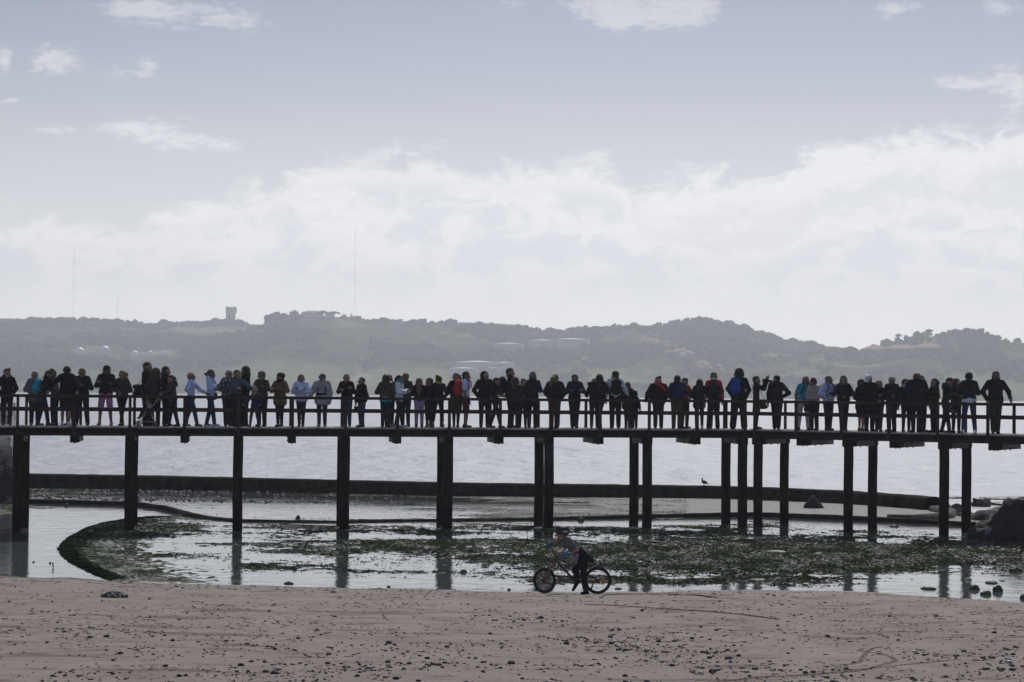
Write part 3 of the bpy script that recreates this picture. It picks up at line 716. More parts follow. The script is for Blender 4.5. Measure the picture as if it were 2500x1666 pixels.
# --- buildings and tanks
gas_m = mat('white_gloss_steel', (.92, .92, .92), .5, .04, .05, metal=.2, spec=.6)
white_m = mat('white_paint_far', (.86, .86, .84), .7, .1, .05); pale_m = mat('pale_render', (.55, .53, .50), .8, .15, .1)
conc_m = mat('tower_concrete', (.50, .46, .41), .9, .25, .1); tile_m = mat('terracotta_tiles', (.50, .24, .17), .85, .25, .3)
win_m = mat('dark_window', (.03, .035, .04), .3, .1, 1); tankw_m = mat('tank_grey_steel', (.58, .58, .60), .5, .15, .1); ruin_m = mat('ruin_stone', (.26, .23, .19), .9, .4, .2)
def building(name, px, py, wpx, hpx, depth, label, cat, wallm=white_m, roof=None, wins=(0, 0), rz=0, group=None, rh=.3, base=None):
    p = base or hit(px, py); sc = p.y/FPX; W, H = wpx*sc, hpx*sc
    r0 = empty(name, (p.x, p.y, p.z-1.5), rz); tag(r0, label, cat, group)
    mb = MB(); mb.box((0, depth/2, (H+1.5)/2), (W, depth, H+1.5)); mb.build('wall', wallm, r0)
    if roof == 'hip' or roof == 'gable':
        mb = MB(); e = .4; hh = rh*H; x = W/2+e; z = H+1.5; k = W/2-depth/2 if roof == 'hip' else x; k = max(k, W*.12)
        mb.add([(-x, -e, z), (x, -e, z), (x, depth+e, z), (-x, depth+e, z), (-k, depth/2, z+hh), (k, depth/2, z+hh)], [(3, 2, 1, 0), (0, 1, 5, 4), (1, 2, 5), (2, 3, 4, 5), (3, 0, 4)])
        mb.build('roof', tile_m, r0)
    elif roof == 'flat':
        mb = MB(); mb.box((0, depth/2, H+1.5+.3), (W+1, depth+1, .6)); mb.build('roof', wallm, r0)
    nx, nz = wins
    for i in range(nx):
        for j in range(nz):
            mb = MB(); mb.box(((i+.5)/nx*W-W/2, -.05, 1.5+H*(j+.55)/nz), (W/nx*.42, .25, H/nz*.48)); mb.build('window', win_m, r0)
    return r0
# concrete tower with forked top
p = hit(563, 795); sc = p.y/FPX
tw = empty('tower', (p.x, p.y, p.z-3)); tag(tw, 'tall square concrete tower with notched top on the left skyline', 'tower')
Ht = 45*sc+3; Wt = 22*sc
mb = MB(); mb.box((0, 0, Ht/2-.5), (Wt*.96, Wt*.8, Ht-1)); mb.build('shaft', conc_m, tw)
mb = MB(); mb.box((Wt*.05, 0, Ht*.84), (Wt*1.12, Wt*.95, Ht*.27)); mb.build('upper_storeys', conc_m, tw)
for dx in (-.36, .42):
    mb = MB(); mb.box((Wt*dx, 0, Ht*.99), (Wt*.22, Wt*.7, Ht*.05)); mb.build('parapet_block', conc_m, tw)
mb = MB(); mb.box((-.1*Wt, -Wt*.42, Ht*.36), (Wt*.22, .6, Ht*.6)); mb.build('stair_slot', win_m, tw)
building('mansion', 761, 775, 50, 12, 16, 'long low white mansion on the cliff top of the central hill', 'mansion', white_m, 'hip', (9, 1), rh=.35)
building('house', 803, 777, 19, 13, 12, 'small white house with flat roof right of the mansion', 'house', white_m, 'flat', (3, 2))
building('apartment_block', 10, 794, 44, 15, 18, 'flat-roofed grey apartment block at the far left end of the skyline', 'apartments', pale_m, 'flat', (8, 3))
building('shed', 977, 790, 11, 9, 8, 'small boxy pale building on the central ridge', 'shed', pale_m, 'flat', (2, 1))
building('warehouse', 1136, 795, 34, 6, 14, 'long low pale warehouse on the central ridge crest', 'warehouse', pale_m, 'flat', (6, 1))
building('shed', 1248, 803, 9, 9, 8, 'small square hut beside the flat-topped pine on the central ridge', 'shed', pale_m, 'flat', (1, 1))
# windmill stub
p = hit(1711, 788); sc = p.y/FPX; wmil = empty('windmill', (p.x, p.y, p.z-1.5)); tag(wmil, 'small round stone windmill stump on the peak of the right hill', 'windmill')
mb = MB(); mb.lathe((0, 0, 0), [(5*sc, 0), (4.4*sc, 9*sc+1.5)], 14); mb.build('tower_wall', conc_m, wmil)
mb = MB(); mb.lathe((0, 0, 9*sc+1.5), [(4.9*sc, 0), (1, 3*sc)], 14); mb.build('cap_roof', trunk_m, wmil)
# ruined barracks: two wings and a centre
for i, (px, py, wp, hp, lab) in enumerate([(2140, 868, 64, 18, 'left wing'), (2205, 866, 78, 18, 'middle range'), (2270, 866, 74, 20, 'right wing')]):
    building('ruined_barracks', px, py+3, wp, hp, 22, f'{lab} of the ruined barracks with terracotta hip roof on the right hill', 'ruin', ruin_m, 'hip', (9 if i else 7, 1), rh=.55, group='ranges of the ruined barracks')
# storage tanks
def tank(px, py, wpx, hpx, label, y0=2040):
    p = hit(px, py, y0); sc = p.y/FPX; R_ = wpx*sc/2; H = hpx*sc
    t = empty('storage_tank', (p.x, p.y+R_*.6, p.z-4)); tag(t, label, 'tank', 'white-roofed oil tanks on the hillside')
    mb = MB(); mb.lathe((0, 0, 0), [(R_, 0), (R_, H+4)], 36); mb.build('shell', tankw_m, t, True)
    mb = MB(); mb.lathe((0, 0, H+4), [(R_*1.01, 0), (R_*1.01, .5), (R_*.5, .5+R_*.05), (.3, .5+R_*.085)], 36); mb.build('roof', white_m, t)
    mb = MB(); mb.tube([(R_*.3, -R_*.98, 0), (R_*.3, -R_*.98, H+4.4)], .35, 5); mb.build('ladder', pale_m, t)
tank(1240, 860, 78, 19, 'broad white-roofed oil tank, upper left of the tank farm')
tank(1326, 855, 70, 22, 'white-roofed oil tank in the middle of the upper row')
tank(1396, 854, 92, 24, 'widest oil tank, right end of the upper row under the trees')
tank(1163, 908, 104, 22, 'pale oil tank with thin bright roof in the lower row behind')
tank(1131, 920, 74, 19, 'lower oil tank directly above the man with the red backpack')
tank(1228, 908, 58, 20, 'lower oil tank left of the wooded knoll')
tank(1205, 920, 34, 20, 'small lower oil tank above the hooded man')
# spherical gas tanks
def gas(px, pyb, wpx, label):
    p = hit(px, pyb, 2300); sc = p.y/FPX; R_ = wpx*sc/2
    t = empty('gas_sphere', (p.x, p.y, p.z-1)); tag(t, label, 'gas tank', 'white spherical gas tanks at the foot of the left hill')
    zc = R_*1.25+1
    mb = MB(); mb.lathe((0, 0, zc), [(R_*math.sin(a), -R_*math.cos(a)) for a in np.linspace(.02, PI-.02, 16)], 24); mb.build('sphere', gas_m, t, True)
    for k in range(10):
        a = k*2*PI/10; mb = MB(); mb.tube([(R_*.98*math.cos(a), R_*.98*math.sin(a), -3), (R_*.98*math.cos(a), R_*.98*math.sin(a), zc)], .3, 5); mb.build('leg', white_m, t)
    mb = MB(); mb.lathe((0, 0, zc+R_), [(R_*.12, -.3), (R_*.12, .9)], 8); mb.build('valve_house', pale_m, t)
    mb = MB(); mb.bar((R_*1.6, -R_*.2, -1), (R_*.7, -R_*.2, zc+R_*.6), .9, .5); mb.build('stairway', white_m, t)
gas(194, 879, 27, 'white spherical gas tank, leftmost of the row behind the viewers')
gas(255, 879, 30, 'white spherical gas tank, largest, above the man in the dark cap')
gas(328, 884, 24, 'white spherical gas tank, third, right above the sunglasses woman')
gas(365, 878, 19, 'half hidden white gas tank behind the spur of the hill')
gas(400, 871, 13, 'tiny white gas tank top peeping over the spur of the hill')
building('shed', 190, 892, 32, 8, 14, 'long white shed below the leftmost gas tank', 'shed', white_m, 'flat', (4, 1))
building('shed', 132, 889, 12, 9, 9, 'small white hut left of the gas tanks', 'shed', white_m, 'flat', (1, 1))
building('factory', 900, 850, 48, 9, 16, 'low pale factory halfway up the central hillside', 'factory', pale_m, 'flat', (7, 1))
ch = hit(907, 850); t = empty('chimney', ch-Vector((0, 8, 2))); tag(t, 'thin dark chimney standing in front of the hillside factory', 'chimney')
mb = MB(); mb.tube([(0, 0, 0), (0, 0, 15)], [1.1, .7], 8); mb.build('stack', trunk_m, t)
mb = MB(); mb.lathe((0, 0, 14), [(1.1, 0), (1.1, 1.4)], 8); mb.build('collar', trunk_m, t)
# village
r_ = random.Random(8)
vil = [(1572, 836), (1586, 833), (1600, 838), (1612, 842), (1596, 845), (1624, 848), (1634, 843), (1645, 850), (1657, 852), (1642, 857), (1660, 861), (1672, 858), (1680, 864), (1652, 866), (1668, 869), (1690, 866), (1636, 865),
       (1705, 892), (1718, 888), (1728, 895), (1712, 900), (1742, 902), (1752, 900), (1762, 906), (1745, 912)]
for i, (px, py) in enumerate(vil):
    up_ = i < 17; k = i if up_ else i-17
    building('house', px, py+3, r_.uniform(11, 18), r_.uniform(6, 9), r_.uniform(7, 11), f'small {r_.choice(["white", "cream"])} village house with terracotta roof, {ORD[k] if k < 14 else ["fifteenth", "sixteenth", "seventeenth"][k-14]} in the {"upper" if up_ else "lower"} cluster on the right hillside', 'house', white_m if r_.random() < .6 else pale_m, 'gable', (2, 1), rz=r_.uniform(-.5, .5), group='village houses on the right hillside', rh=.5)
# along the far shore
shoreb = [(1553, 974, 20, 20, 'square pale quayside building behind the small child'), (1778, 976, 22, 14, 'white block on the far shore right of the man in red'), (1760, 977, 12, 10, 'low white hut on the far shore right of the man in red'), (1690, 977, 20, 5, 'low white quay shed on the far shore left of the coat woman'),
          (720, 968, 40, 5, 'long low white shed on the far shore near the folded-arm women'), (1320, 970, 18, 12, 'small grey shore building between the hugging group and the big man'), (2462, 980, 34, 6, 'long low grey shed on the far shore at the right edge'), (50, 968, 36, 6, 'low white quay building on the far shore at the left edge'), (1195, 940, 14, 9, 'small pale office below the lower oil tanks')]
for px, py, a, h, lab in shoreb:
    base = P(px, 0, 2190 if px < 1900 else 2110); hx = hit(px, py-3)
    building('shore_building', px, py, a, h, 10, lab, 'building', white_m if 'white' in lab else pale_m, 'flat', (max(2, a//7), 1 if h < 10 else 2), base=hx)
# radio masts
for px, pt, pbm, lab in [(158, 607, 784, 'very tall thin radio mast on the left skyline'), (268, 715, 790, 'faint shorter radio mast left of the concrete tower'), (857, 556, 776, 'very tall thin radio mast on the central hill')]:
    p = hit(px, pbm); top = P(px, pt, p.y+60)
    t = empty('radio_mast', (p.x, p.y+60, p.z-4)); tag(t, lab, 'mast')
    H = top.z-p.z+4; mb = MB(); mb.tube([(0, 0, 0), (0, 0, H)], .13, 5); mb.build('lattice', trunk_m, t)
    mb = MB()
    for a in (0, 2.1, 4.2):
        for f in (.5, .92): mb.tube([(math.cos(a)*H*.35, abs(math.sin(a))*H*.35+5, 0), (0, 0, H*f)], .02, 3)
    mb.build('guy_wires', trunk_m, t)
# sailing boat moored by the far shore
p = G(812, 974, -.35); p = Vector((P(816, 970, 1750).x, 1750, -.35)); sb = empty('sailing_boat', p); tag(sb, 'small white sailing boat with bare mast moored off the far shore', 'boat')
mb = MB(); vs = []
for t_, wd in ((-1, .1), (-.6, .8), (0, 1), (.5, .95), (1, .7)):
    vs += [(t_*5, -wd*1.5, 1.3), (t_*5, wd*1.5, 1.3), (t_*4.6, wd*.7, -.3), (t_*4.6, -wd*.7, -.3)]
fs = [(i*4+j, i*4+(j+1) % 4, i*4+4+(j+1) % 4, i*4+4+j) for i in range(4) for j in range(4)]+[(0, 1, 2, 3), (19, 18, 17, 16)]
mb.add(vs, fs); mb.build('hull', white_m, sb)
mb = MB(); mb.box((.3, 0, 1.7), (4, 1.8, .8), taper=.8); mb.build('cabin', white_m, sb)
mb = MB(); mb.tube([(-.5, 0, 1), (-.5, 0, 15)], .14, 6); mb.tube([(-.5, 0, 3), (4, 0, 3)], .1, 5); mb.build('mast', pale_m, sb)

# ------------------------------------------------------------------ haze
hzm = bpy.data.materials.new('river_haze'); hzm.use_nodes = True; nt = hzm.node_tree; nt.nodes.clear()
pv = nt.nodes.new('ShaderNodeVolumePrincipled'); pv.inputs['Density'].default_value = .00034; pv.inputs['Color'].default_value = (.90, .94, 1.0, 1); pv.inputs['Anisotropy'].default_value = .45
om = nt.nodes.new('ShaderNodeOutputMaterial'); nt.links.new(pv.outputs[0], om.inputs['Volume'])
mb = MB(); mb.box((0, 1650, 99), (7400, 3600, 206.0)); hz = mb.build('haze', hzm); tag(hz, kind='stuff')
# ------------------------------------------------------------------ weed, pebbles, rocks
weed_m = bpy.data.materials.new('green_seaweed'); weed_m.use_nodes = True; nt = weed_m.node_tree; g = N(nt); b = nt.nodes['Principled BSDF']
geo = g.node('ShaderNodeNewGeometry'); a1 = g.noise(geo.outputs['Position'], .35, 4, .6); a2 = g.noise(geo.outputs['Position'], 9, 4, .7)
cc = g.mix(g.sstep(a1, .42, .6), (.022, .026, .014, 1), (.040, .075, .022, 1)); cc = g.mix(g.sstep(a2, .5, .7), cc, (.06, .095, .03, 1))
nt.links.new(cc, b.inputs['Base Color']); b.inputs['Roughness'].default_value = .95; b.inputs['Specular IOR Level'].default_value = 0.0
rg = np.random.RandomState(5)
def tufts(x, y, z, wd, ht, rs, nb=5):
    """little irregular heaps: each a crumpled fan of blades"""
    n = len(x); V_ = []; 
    th = rs.rand(n, nb)*2*PI; r = wd[:, None]*rs.uniform(.35, 1.0, (n, nb))
    cx = x[:, None]+np.cos(th)*r*.35; cy = y[:, None]+np.sin(th)*r*.35
    h = ht[:, None]*rs.uniform(.4, 1.2, (n, nb)); zz = z[:, None]+0*h
    a = th+rs.uniform(-1, 1, (n, nb)); dx = np.cos(a)*r*.6; dy = np.sin(a)*r*.6
    p0 = np.stack([cx-dx, cy-dy*.6, zz-.01], -1); p1 = np.stack([cx+dx, cy+dy*.6, zz-.01], -1)
    p2 = np.stack([cx+dx*.5+rs.uniform(-.3, .3, (n, nb))*r, cy+rs.uniform(-.3, .3, (n, nb))*r, zz+h], -1)
    p3 = np.stack([cx-dx*.6+rs.uniform(-.3, .3, (n, nb))*r, cy+rs.uniform(-.3, .3, (n, nb))*r, zz+h*.7], -1)
    V_ = np.stack([p0, p1, p2, p3], 2).reshape(-1, 3); F_ = np.arange(len(V_)).reshape(-1, 4)
    return V_, F_
n = 800000; yv = 45.2+(rg.rand(n)**1.15)*44.5; xs = rg.uniform(-.27, .27, n)*yv
d = shore(xs)-yv; nn = streak(xs, yv); wgt = weed(xs, yv); a_, b_ = pxof(xs, yv)
ok = (d < -.15) & (yv < wally(xs)-.1) & (nn+wgt*.62+(rg.rand(n)-.5)*.26 > .79)
inch = (yv < innery(xs)-.3)
ok &= ~(inch & (yv < ry_.max()) & (xs < rimx(yv))) & ~((yv >= ry_.max()) & inch & (xs < rx_[-1]))
ok &= ~((yv > innery(xs)+.2) & (a_ > 1680) & (rg.rand(n) > .04))
ok &= ~((xs > wx_[-1]+1) & (yv > 74))
xs, yv = xs[ok], yv[ok]; z = ground_h(xs, yv); z = np.maximum(z, -.006); k = len(xs)
V_, F_ = tufts(xs, yv, z, rg.uniform(.012, .055, k), rg.uniform(.002, .009, k)*(1+2.5*(rg.rand(k) > .97)), rg, 4)
o = mesh_np('seaweed', V_, F_, weed_m); tag(o, 'green and dark seaweed strewn in streaks over the tidal flat', 'seaweed', kind='stuff'); NW = k; print('tufts', k)
# weed covering the rim of the mud bank on the left
t = rg.rand(26000); idx = rg.uniform(0, len(rim_pts)-1.001, 26000); i0 = idx.astype(int); fr = idx-i0
rp = np.array([(p.x, p.y) for p in rim_pts]); q = rp[i0]*(1-fr[:, None])+rp[i0+1]*fr[:, None]
off = np.abs(rg.randn(26000))*.55*(.35+1.0*gauss(i0, 3.5, 2.5)); q[:, 0] += off+.02; q[:, 1] += rg.uniform(-.2, .2, 26000)
ok = (shore(q[:, 0])-q[:, 1] < .1) & (q[:, 1] < 71); q = q[ok]; k = len(q)
V_, F_ = tufts(q[:, 0], q[:, 1], np.maximum(ground_h(q[:, 0], q[:, 1]), -.01), rg.uniform(.02, .09, k), rg.uniform(.003, .012, k), rg, 4)
o = mesh_np('algae', V_, F_, mat('rim_algae', (.035, .045, .018), .8, .5, 2, col2=(.06, .07, .028), spec=0.0)); tag(o, 'mat of green algae along the curved rim of the mud bank', 'algae', kind='stuff')
# rubble at the foot of the sea wall
n = 2600; a = rg.uniform(60, 1000, n); bpx = 1196+rg.rand(n)**1.3*26+(a-75)*.009
q = np.array([tuple(G(x, y, 0)) for x, y in zip(a, bpx)]); keep = (q[:, 1] < wally(q[:, 0])-.1) & (rg.rand(n) < np.clip(1.0-a/900, .08, 1)) & (fbm(q[:, 0]*1.3, q[:, 1]*1.3, 8, 3) > .47); q = q[keep]
V_, F_ = clumps(q+np.array([0, 0, .01]), rg.uniform(.02, .085, len(q)), I0, rg, .7, .35)
o = mesh_np('rubble', V_, F_, mat('rubble_stone', (.05, .045, .045), .6, .6, 3, col2=(.14, .13, .13), spec=.4)); tag(o, 'loose small stones littered below the sea wall on the left', 'rubble', kind='stuff')
# pebbles, shells and weed scraps on the beach
def on_beach(n, seed, dens):
    rs = np.random.RandomState(seed); y = 46.5-rs.rand(n)**1.0*23.5; x = rs.uniform(-.27, .27, n)*y
    dd = shore(x)-y; keep = (dd > .15) & (rs.rand(n) < dens(x, y)); return x[keep], y[keep], rs
def ux(x, y): return x/y*FPX+1250
def bpy_(x, y): return 957+(CAMZ-ground_h(x, y))*FPX/y
def dens(x, y):
    a = ux(x, y); b = bpy_(x, y); d_ = fbm(x*1.1, y*1.1, 91, 4, .6)
    band = 1.5*gauss(b, 1550+(a-1450)*.18, 26)*gauss(a, 1560, 230)+.9*gauss(a, 1700, 90)*gauss(b, 1600, 40)
    br = .9*gauss(a, 2420, 110)*gauss(b, 1630, 45)+.35*gauss(a, 60, 200)*gauss(b, 1560, 30)+.3*gauss(b, 1640, 30)
    return np.clip(.02+.55*np.clip((b-1440)/200, 0, 1)*np.clip((d_-.42)*5, 0, 1)**2+band*1.6*np.clip((d_-.36)*5, .1, 1)+br*1.3*np.clip((d_-.36)*5, .1, 1), .008, 1)
x, y, rs = on_beach(24000, 3, dens); k = len(x); rad = rs.gamma(1.15, .0078, k)+.004; rad = np.minimum(rad, .055)
V_, F_ = clumps(np.stack([x, y, ground_h(x, y)+rad*.25], -1), rad, I1, rs, .62, .22)
pc = np.repeat(rs.rand(k) > .86, len(I1[1])).astype(int)
o = mesh_np('pebbles', V_, F_, [mat('dark_pebble', (.030, .026, .028), .6, .5, 8, col2=(.05, .045, .06), spec=.08), mat('shell_fragment', (.24, .23, .25), .5, .5, 8, spec=.4)], midx=pc); tag(o, 'dark pebbles and mussel shells scattered over the sand', 'pebbles', kind='stuff')
x, y, rs = on_beach(16000, 13, lambda x, y: np.clip(.25+(fbm(x*.8, y*.8, 101, 4, .6)-.5)*3, .03, 1)); k = len(x)
V_, F_ = tufts(x, y, ground_h(x, y), rs.uniform(.02, .10, k), rs.uniform(.002, .014, k), rs, 3)
o = mesh_np('weed_scraps', V_, F_, mat('dried_weed', (.055, .040, .032), .9, .5, 5)); tag(o, 'dried weed scraps lying flat all over the sand', 'seaweed', kind='stuff')
# tyre tracks pressed into the sand
def track(pxs, name, label, wd=.05, lip=.006):
    pts = []
    for i in range(len(pxs)-1):
        for k in range(40):
            t = k/40; a = [pxs[max(i-1, 0)], pxs[i], pxs[i+1], pxs[min(i+2, len(pxs)-1)]]
            c = [.5*((2*a[1][j])+(-a[0][j]+a[2][j])*t+(2*a[0][j]-5*a[1][j]+4*a[2][j]-a[3][j])*t*t+(-a[0][j]+3*a[1][j]-3*a[2][j]+a[3][j])*t**3) for j in (0, 1)]
            pts.append(c)
    W = []
    for c in pts:
        zg = .5
        for _ in range(6):
            q = G(c[0], c[1], zg); zg = float(ground_h(q.x, q.y))
        W.append((q.x, q.y, zg))
    W = np.array(W); L = [W[0]]
    for q in W[1:]:
        if np.hypot(*(q-L[-1])[:2]) > .045: L.append(q)
    mb = MB(); L = np.array(L)
    for i in range(len(L)-1):
        p = L[i]; t = L[i+1]-p; t = t/np.linalg.norm(t); s = np.array([t[1], -t[0], 0]); 
        # raised lips either side and cleat marks between
        for sg in (-1, 1):
            c = p+s*sg*wd*.62; mb.box((c[0], c[1], c[2]+.001), (.05, .016, lip), Matrix.Rotation(math.atan2(t[1], t[0]), 3, 'Z'), taper=.5)
        if i % 2: mb.box((p[0], p[1], p[2]+.003), (.02, wd*.7, lip*.8), Matrix.Rotation(math.atan2(t[1], t[0]), 3, 'Z'), taper=.6)
    o = mb.build(name, mat('turned_damp_sand', (.10, .072, .058), .9, .4, 12)); tag(o, label, 'tyre track'); return o
track([(1480, 1449), (1560, 1448), (1640, 1451), (1700, 1454), (1745, 1460)], 'tyre_track', 'dark tyre rut leading right from the rear wheel of the bicycle', .09, .030)
track([(1430, 1477), (1500, 1479), (1600, 1486), (1700, 1492), (1800, 1500), (1870, 1509), (1910, 1514)], 'tyre_track', 'long thin tyre track crossing the sand below the bicycle', .06, .018)
track([(1790, 1663), (1860, 1652), (1960, 1650), (2080, 1640), (2160, 1622), (2185, 1612), (2150, 1597), (2100, 1590), (2110, 1584)], 'tyre_track', 'looping tyre track in the lower right sand, outer loop', .05)
track([(1750, 1664), (1850, 1656), (2000, 1645), (2150, 1630), (2260, 1618), (2330, 1613)], 'tyre_track', 'straight tyre track running right from the loop in the lower right sand', .05)
track([(2050, 1625), (2095, 1618), (2110, 1600), (2130, 1585), (2165, 1578)], 'tyre_track', 'short inner tyre loop in the lower right sand', .05)
# rocks
def rock(px, py, wpx, hpx, label, name='rock', m=None, z=0.0, seed=1, depth=.9, base=None, jag=.3, lean=0.0, sub=I3, peak=1.0):
    p = base or G(px, py, z); sc = p.y/FPX; W = wpx*sc/2; H = hpx*sc; rs = np.random.RandomState(seed)
    v, f = sub; a = v.copy(); o1 = rs.rand(3)*20; H = H*(.62 if m is grn else 1)
    nz = fbm(a[:, 0]*1.6+o1[0]+a[:, 2], a[:, 1]*1.6+o1[1]+a[:, 2]*1.3, seed, 4, .6)-.5; nf = fbm(a[:, 0]*5+a[:, 2]*4, a[:, 1]*5+o1[2]-a[:, 2]*3, seed+5, 3)-.5
    a = a*(1+nz[:, None]*jag*2.4+nf[:, None]*jag*.5)
    up = np.maximum(a[:, 2], -.25); tp = 1-np.clip(up, 0, 1)*(1-1/peak) if peak > 1 else 1
    q = np.stack([a[:, 0]*W*tp+lean*np.clip(up, 0, 1)*W, a[:, 1]*W*depth*tp, up*H], -1)
    o = mesh_np(name, q, f, m or rock_m, smooth=False); o.location = p; tag(o, label, 'rock'); return o
bl = mat('black_wet_rock', (.016, .015, .015), .55, .5, 2, 1, 6, col2=(.045, .042, .045), spec=.35)
bar = mat('barnacled_rock', (.018, .017, .018), .7, .3, .8, 1, 5, col2=(.05, .048, .055), spec=.25)
grn = mat('weedy_boulder', (.018, .018, .015), .6, .5, 2.5, 1, 6, col2=(.05, .065, .02), spec=.3)
barn = bpy.data.materials.new('barnacle_patched_rock'); barn.use_nodes = True; nt = barn.node_tree; g = N(nt); b = nt.nodes['Principled BSDF']
geo = g.node('ShaderNodeNewGeometry'); f1 = g.noise(geo.outputs['Position'], .9, 3, .5); f2 = g.noise(geo.outputs['Position'], 14, 4, .7)
nt.links.new(g.mix(g.m('MULTIPLY', g.sstep(f1, .56, .62), g.sstep(f2, .42, .55)), (.016, .015, .016, 1), (.36, .36, .44, 1)), b.inputs['Base Color']); b.inputs['Roughness'].default_value = .8
bn = g.node('ShaderNodeBump'); bn.inputs['Distance'].default_value = .15; nt.links.new(g.noise(geo.outputs['Position'], 3, 6, .7), bn.inputs['Height']); nt.links.new(bn.outputs[0], b.inputs['Normal'])
_rr = random.Random(77)
q = np.array([tuple(G(2500-abs(_rr.gauss(0, 90)), 1322+abs(_rr.gauss(0, 22)), 0)) for _ in range(420)])
V_, F_ = clumps(q, np.array([_rr.uniform(.02, .10) for _ in range(420)]), I0, rg, .6, .4)
o = mesh_np('shore_stones', V_, F_, bl); tag(o, 'small black stones strewn in front of the barnacled rocks at the right', 'stones', kind='stuff')
rock(1985, 1242, 52, 33, 'pointed dark pyramid rock standing alone in the smooth mud behind the pier', m=barn, seed=3, jag=.26, peak=2.6)
rock(2600, 1322, 400, 104, 'huge black sloping rock with barnacle patches at the right edge', m=barn, seed=23, jag=.26, depth=.6)
rock(2450, 1313, 190, 46, 'long black barnacled ledge in front of the huge rock', m=barn, seed=12, jag=.30, depth=.5)
rock(2498, 1300, 150, 78, 'black angular rock between the flat ledge and the huge rock', m=barn, seed=72, jag=.34)
rock(2395, 1312, 70, 20, 'small barnacled rock at the left tip of the black ledge', m=barn, seed=73, jag=.35)
rock(2440, 1278, 130, 38, 'grey brown flat slab rising behind the last piles', m=mat('brown_slab', (.06, .05, .045), .85, .5, 1.5, 1, 5, col2=(.12, .10, .09)), seed=8, jag=.2, z=-.1)
rock(2395, 1234, 46, 18, 'black rock in the shallows right of the rearmost pile', m=bl, seed=9, z=-.3)
rock(2335, 1248, 30, 17, 'dark rock left of the last rear pile', m=bl, seed=10, z=-.2)
rock(2316, 1245, 24, 14, 'brownish rock between the last two piles', m=bl, seed=14, z=-.2)
rock(2355, 1264, 60, 14, 'low brown ledge between the last two piles', m=mat('brown_slab', (.06, .05, .045)), seed=15, z=-.1)
rock(2448, 1231, 60, 6, 'low black reef left of the huge rock', m=bl, seed=16, z=-.3)
rock(2435, 1217, 90, 4, 'thin dark reef line farthest out at the right', m=bl, seed=17, z=-.32)
rock(2490, 1217, 70, 5, 'weedy reef line farthest out at the right edge', m=bl, seed=18, z=-.32)
rock(2330, 1215, 60, 4, 'thin dark reef line behind the last pile', m=bl, seed=19, z=-.32)
rock(2470, 1231, 34, 8, 'reddish dark stone at the foot of the huge rock', m=bl, seed=20, z=-.3)
rock(2378, 1440, 26, 18, 'rounded weedy boulder just right of the last pile reflection', m=grn, seed=31)
rock(2407, 1452, 25, 17, 'low round black boulder nearest the sand at the right', m=grn, seed=32)
rock(2436, 1445, 25, 27, 'tall round black boulder in the still pool at the right', m=grn, seed=33)
rock(2420, 1424, 30, 9, 'flat mossy stone behind the round boulders', m=grn, seed=34)
rock(2479, 1396, 30, 20, 'black boulder at the right edge beyond the still pool', m=grn, seed=35)
rock(2438, 1342, 22, 12, 'dark stone in the weed below the huge rock', m=grn, seed=36)
rock(2338, 1364, 26, 10, 'low dark stone left of the last pile reflection', m=grn, seed=37)
rock(2266, 1438, 36, 9, 'flat weedy stone near the sand between pile reflections', m=grn, seed=38)
rock(2447, 1419, 14, 4, 'small dark stone floating in the still pool', m=grn, seed=39)
rock(2497, 1462, 16, 16, 'small black stone at the water edge in the right corner', m=grn, seed=40)
rock(2363, 1416, 20, 8, 'mossy stone touching the last pile reflection', m=grn, seed=41)
rock(2184, 1286, 22, 8, 'dull stone under the pier right of the kinked span', m=grn, seed=42)
rock(1419, 1272, 16, 13, 'upright brown stone standing on the low kerb', m=grn, seed=43)
rock(162, 1236, 12, 12, 'round stone sitting on the low kerb at the left', m=grn, seed=44)
rock(120, 1217, 12, 7, 'dark stone left of the first span below the sea wall', m=grn, seed=45)
rock(727, 1267, 11, 9, 'small dark stone alone in the wet flat left of the middle', m=bl, seed=46)
rock(720, 1390, 12, 12, 'small upright stone near the sand between second and third reflections', m=grn, seed=47)
rock(650, 1382, 9, 6, 'tiny dark stone in clear water left of centre', m=grn, seed=48)
rock(297, 1404, 9, 5, 'little square stone on the mud bank', m=grn, seed=49)
rock(82, 1373, 6, 4, 'left small stone in the still channel', m=grn, seed=50)
rock(122, 1376, 5, 6, 'right small stone in the still channel', m=grn, seed=51)
rock(949, 1434, 9, 7, 'black pebble on the waterline left of the third reflection', m=grn, seed=52)
rock(1243, 1441, 9, 7, 'black pebble on the waterline left of the bicycle', m=grn, seed=53)
rock(1131, 1398, 18, 12, 'dark lump of rock in bright water beside the fourth reflection', m=grn, seed=54)
rock(1510, 1438, 17, 6, 'flat stone on the waterline right of the bicycle', m=grn, seed=55)
rock(1890, 1352, 70, 12, 'dark weedy mound in the middle of the green flat', m=grn, seed=56, jag=.4)
rock(1805, 1407, 26, 7, 'small dark mound in the weed right of the bicycle', m=grn, seed=57, jag=.4)
rock(1850, 1418, 44, 7, 'long dark mound near the waterline right of the bicycle', m=grn, seed=58, jag=.4)
rock(705, 1427, 22, 7, 'brown sand lump at the tide line left of centre', m=mat('sand_lump', (.11, .085, .07)), seed=60, z=.05)
